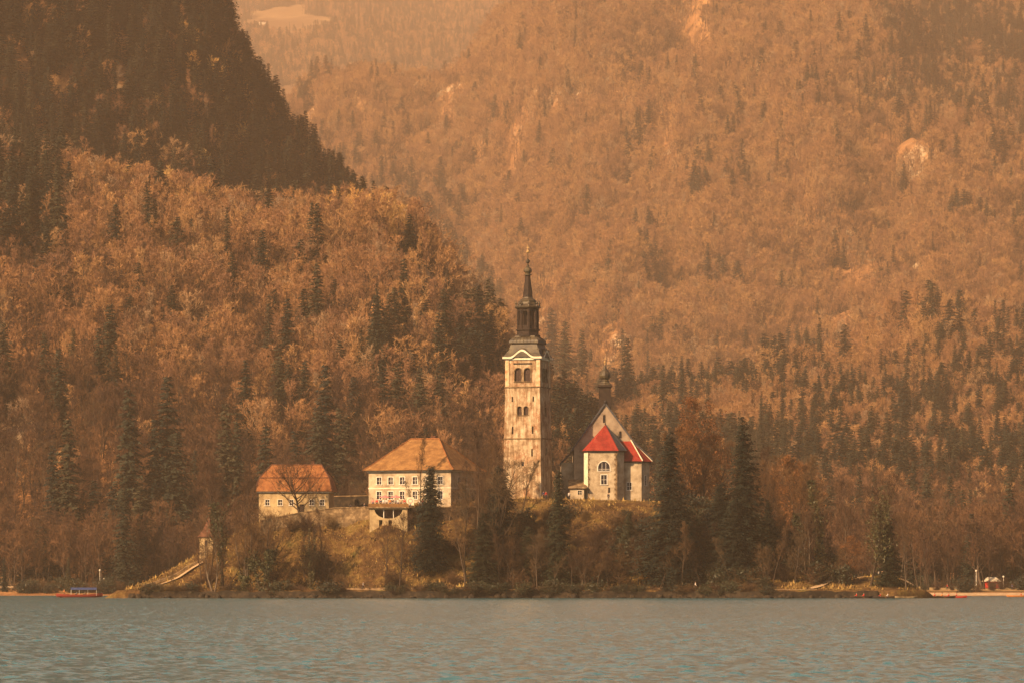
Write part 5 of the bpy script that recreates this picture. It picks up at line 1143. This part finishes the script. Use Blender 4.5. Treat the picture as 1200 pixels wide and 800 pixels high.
# rocks along the waterline
def rock_mesh(seed):
    bm = bmesh.new(); bmesh.ops.create_icosphere(bm, subdivisions=2, radius=1); rr = np.random.default_rng(seed); sc = rr.uniform(.6, 1.3, 3)
    for v in bm.verts:
        n_ = .75+.5*float(vnoise(np.array([v.co.x*1.7+seed]), np.array([v.co.y*1.7+v.co.z*2.1]), seed)[0]); v.co = Vector((v.co.x*sc[0]*n_, v.co.y*sc[1]*n_, v.co.z*sc[2]*.7*n_))
    me = bpy.data.meshes.new('shore_rock'); bm.to_mesh(me); bm.free(); me.materials.append(M['dark_stone']); return me
RK = [rock_mesh(i) for i in range(4)]
for k in range(110):
    u = r.uniform(140, 1075); X = (u-600)*.1735; Y = float(np.interp(X, Xs, f0))+r.uniform(-.3, .5) if X < 74 else 875+r.uniform(-2, 3); 
    side = 'left' if u < 390 else 'right' if u > 870 else 'front'
    o = obj('shore_rock', RK[k % 4]); o.location = (X, Y, .1); o.scale = [float(r.uniform(.35, 1.2))]*3; o.rotation_euler = (0, 0, r.uniform(0, 6))
    tag(o, {'left': 'dark rock at the waterline of the island left end', 'right': 'dark rock at the waterline of the island right end', 'front': 'dark rock at the foot of the long quay wall'}[side], 'rock', 'waterline rocks '+side)
big = obj('boulder', RK[1]); big.location = ((901-600)/FPX*872, 872, 1.6); big.scale = (1.9, 1.6, 3.0); tag(big, 'tall mossy boulder at the right end of the quay', 'rock')
# ------------------------------------------------------------------ far shores
def shore_strip(name, u0, u1, off0, off1, z0, z1, mt):
    us = np.linspace(u0, u1, 60); v = []
    for u in us:
        Y = 1200.
        for _ in range(6): Y = float(shoreY((u-600)/FPX*Y))
        for off, z in ((off0, z0), (off1, z1)): y2 = Y+off; v.append(((u-600)/FPX*y2, y2, max(z, lz((u-600)/FPX*y2, y2)+.05)))
    o = MB().add(v, [(2*k, 2*k+2, 2*k+3, 2*k+1) for k in range(59)]).build(name, M[mt]); o['kind'] = 'structure'
shore_strip('shore_road', -60, 150, 22, 26, 2.2, 2.8, 'path')
shore_strip('beach', 1085, 1290, 1.0, 7, .15, .9, 'path')
shore_strip('shore_lawn', 1075, 1290, 9, 40, 1.3, 2.6, 'meadow')
def far_pt(u, off):
    Y = 1200.
    for _ in range(6): Y = float(shoreY((u-600)/FPX*Y))
    Y += off; X = (u-600)/FPX*Y; return X, Y, lz(X, Y)
X, Y, Z = far_pt(1162, 30)
e = empty('kiosk', (X, Y, Z), R(10), 'small kiosk with pale roof and red front on the right shore', 'kiosk')
MB().box(-1.7,1.7,-1.3,1.3,-.3,2.4).build('wall', CLOTH['red'], e); MB().add([(-2.3,-1.9,2.4),(2.3,-1.9,2.4),(2.3,1.9,2.4),(-2.3,1.9,2.4),(-1.2,0,3.6),(1.2,0,3.6)], [(3,2,1,0),(0,1,5,4),(1,2,5),(2,3,4,5),(3,0,4)]).build('roof', M['white_plaster'], e); MB().box(-.9,.9,-1.36,-1.303,1.0,1.9).build('counter_window', M['window_dark'], e)
for u, off, h, lab in ((1144,24,5.0,'white post left of the small kiosk on the right shore'), (1176,24,3.4,'white post right of the small kiosk on the right shore'), (117,16,5.5,'tall white lamp post on the left shore by the moored boat'), (122,17,3.0,'short white post beside the tall lamp post on the left shore')):
    X, Y, Z = far_pt(u, off); e = empty('lamp_post', (X, Y, Z), 0, lab, 'lamp post'); MB().tube((0,0,-.4),(0,0,h),.11,.07,8).build('pole', M['frame_white'], e); MB().lathe([(.1,h),(.24,h+.12),(.26,h+.4),(.1,h+.55)], 8).build('lamp_head', M['frame_white'], e)
for k, (u, j) in enumerate(((1110,'red'),(1186,'blue'),(1070,'grey'))):
    X, Y, Z = far_pt(u, 14); person((X, Y, Z), 'walk', j, 'black', 1.5, ['person in red walking on the lawn of the right shore', 'person in dark blue near the right edge of the shore', 'person in grey at the left end of the right lawn'][k])
# farmhouse in the far valley meadow
fx_, fy_ = (308-600)/FPX*10900, 10900.; e = empty('farmhouse', (fx_, fy_, float(hD(np.array([fx_]), np.array([fy_]))[0])), .3, 'tiny pale farmhouse on the bright meadow in the far valley', 'house')
MB().box(-9,9,-5,5,-2,6).build('wall', M['white_plaster'], e); MB().prismy([(-10,6),(10,6),(0,11)], -6, 6).build('roof', M['tile_dull'], e)

# ------------------------------------------------------------------ air
m = bpy.data.materials.new('haze_air'); m.use_nodes = True; nt = m.node_tree; nt.nodes.clear(); out = nt.nodes.new('ShaderNodeOutputMaterial'); pv = nt.nodes.new('ShaderNodeVolumePrincipled')
pv.inputs['Color'].default_value = (.98,.76,.58,1); pv.inputs['Density'].default_value = HAZE; pv.inputs['Anisotropy'].default_value = 0.1
nt.links.new(pv.outputs[0], out.inputs['Volume'])
hz_ = MB().box(-7500, 7500, -150, 13400, -4.5, 2300).build('haze', m); hz_['kind'] = 'stuff'
print('objects', len(bpy.data.objects))
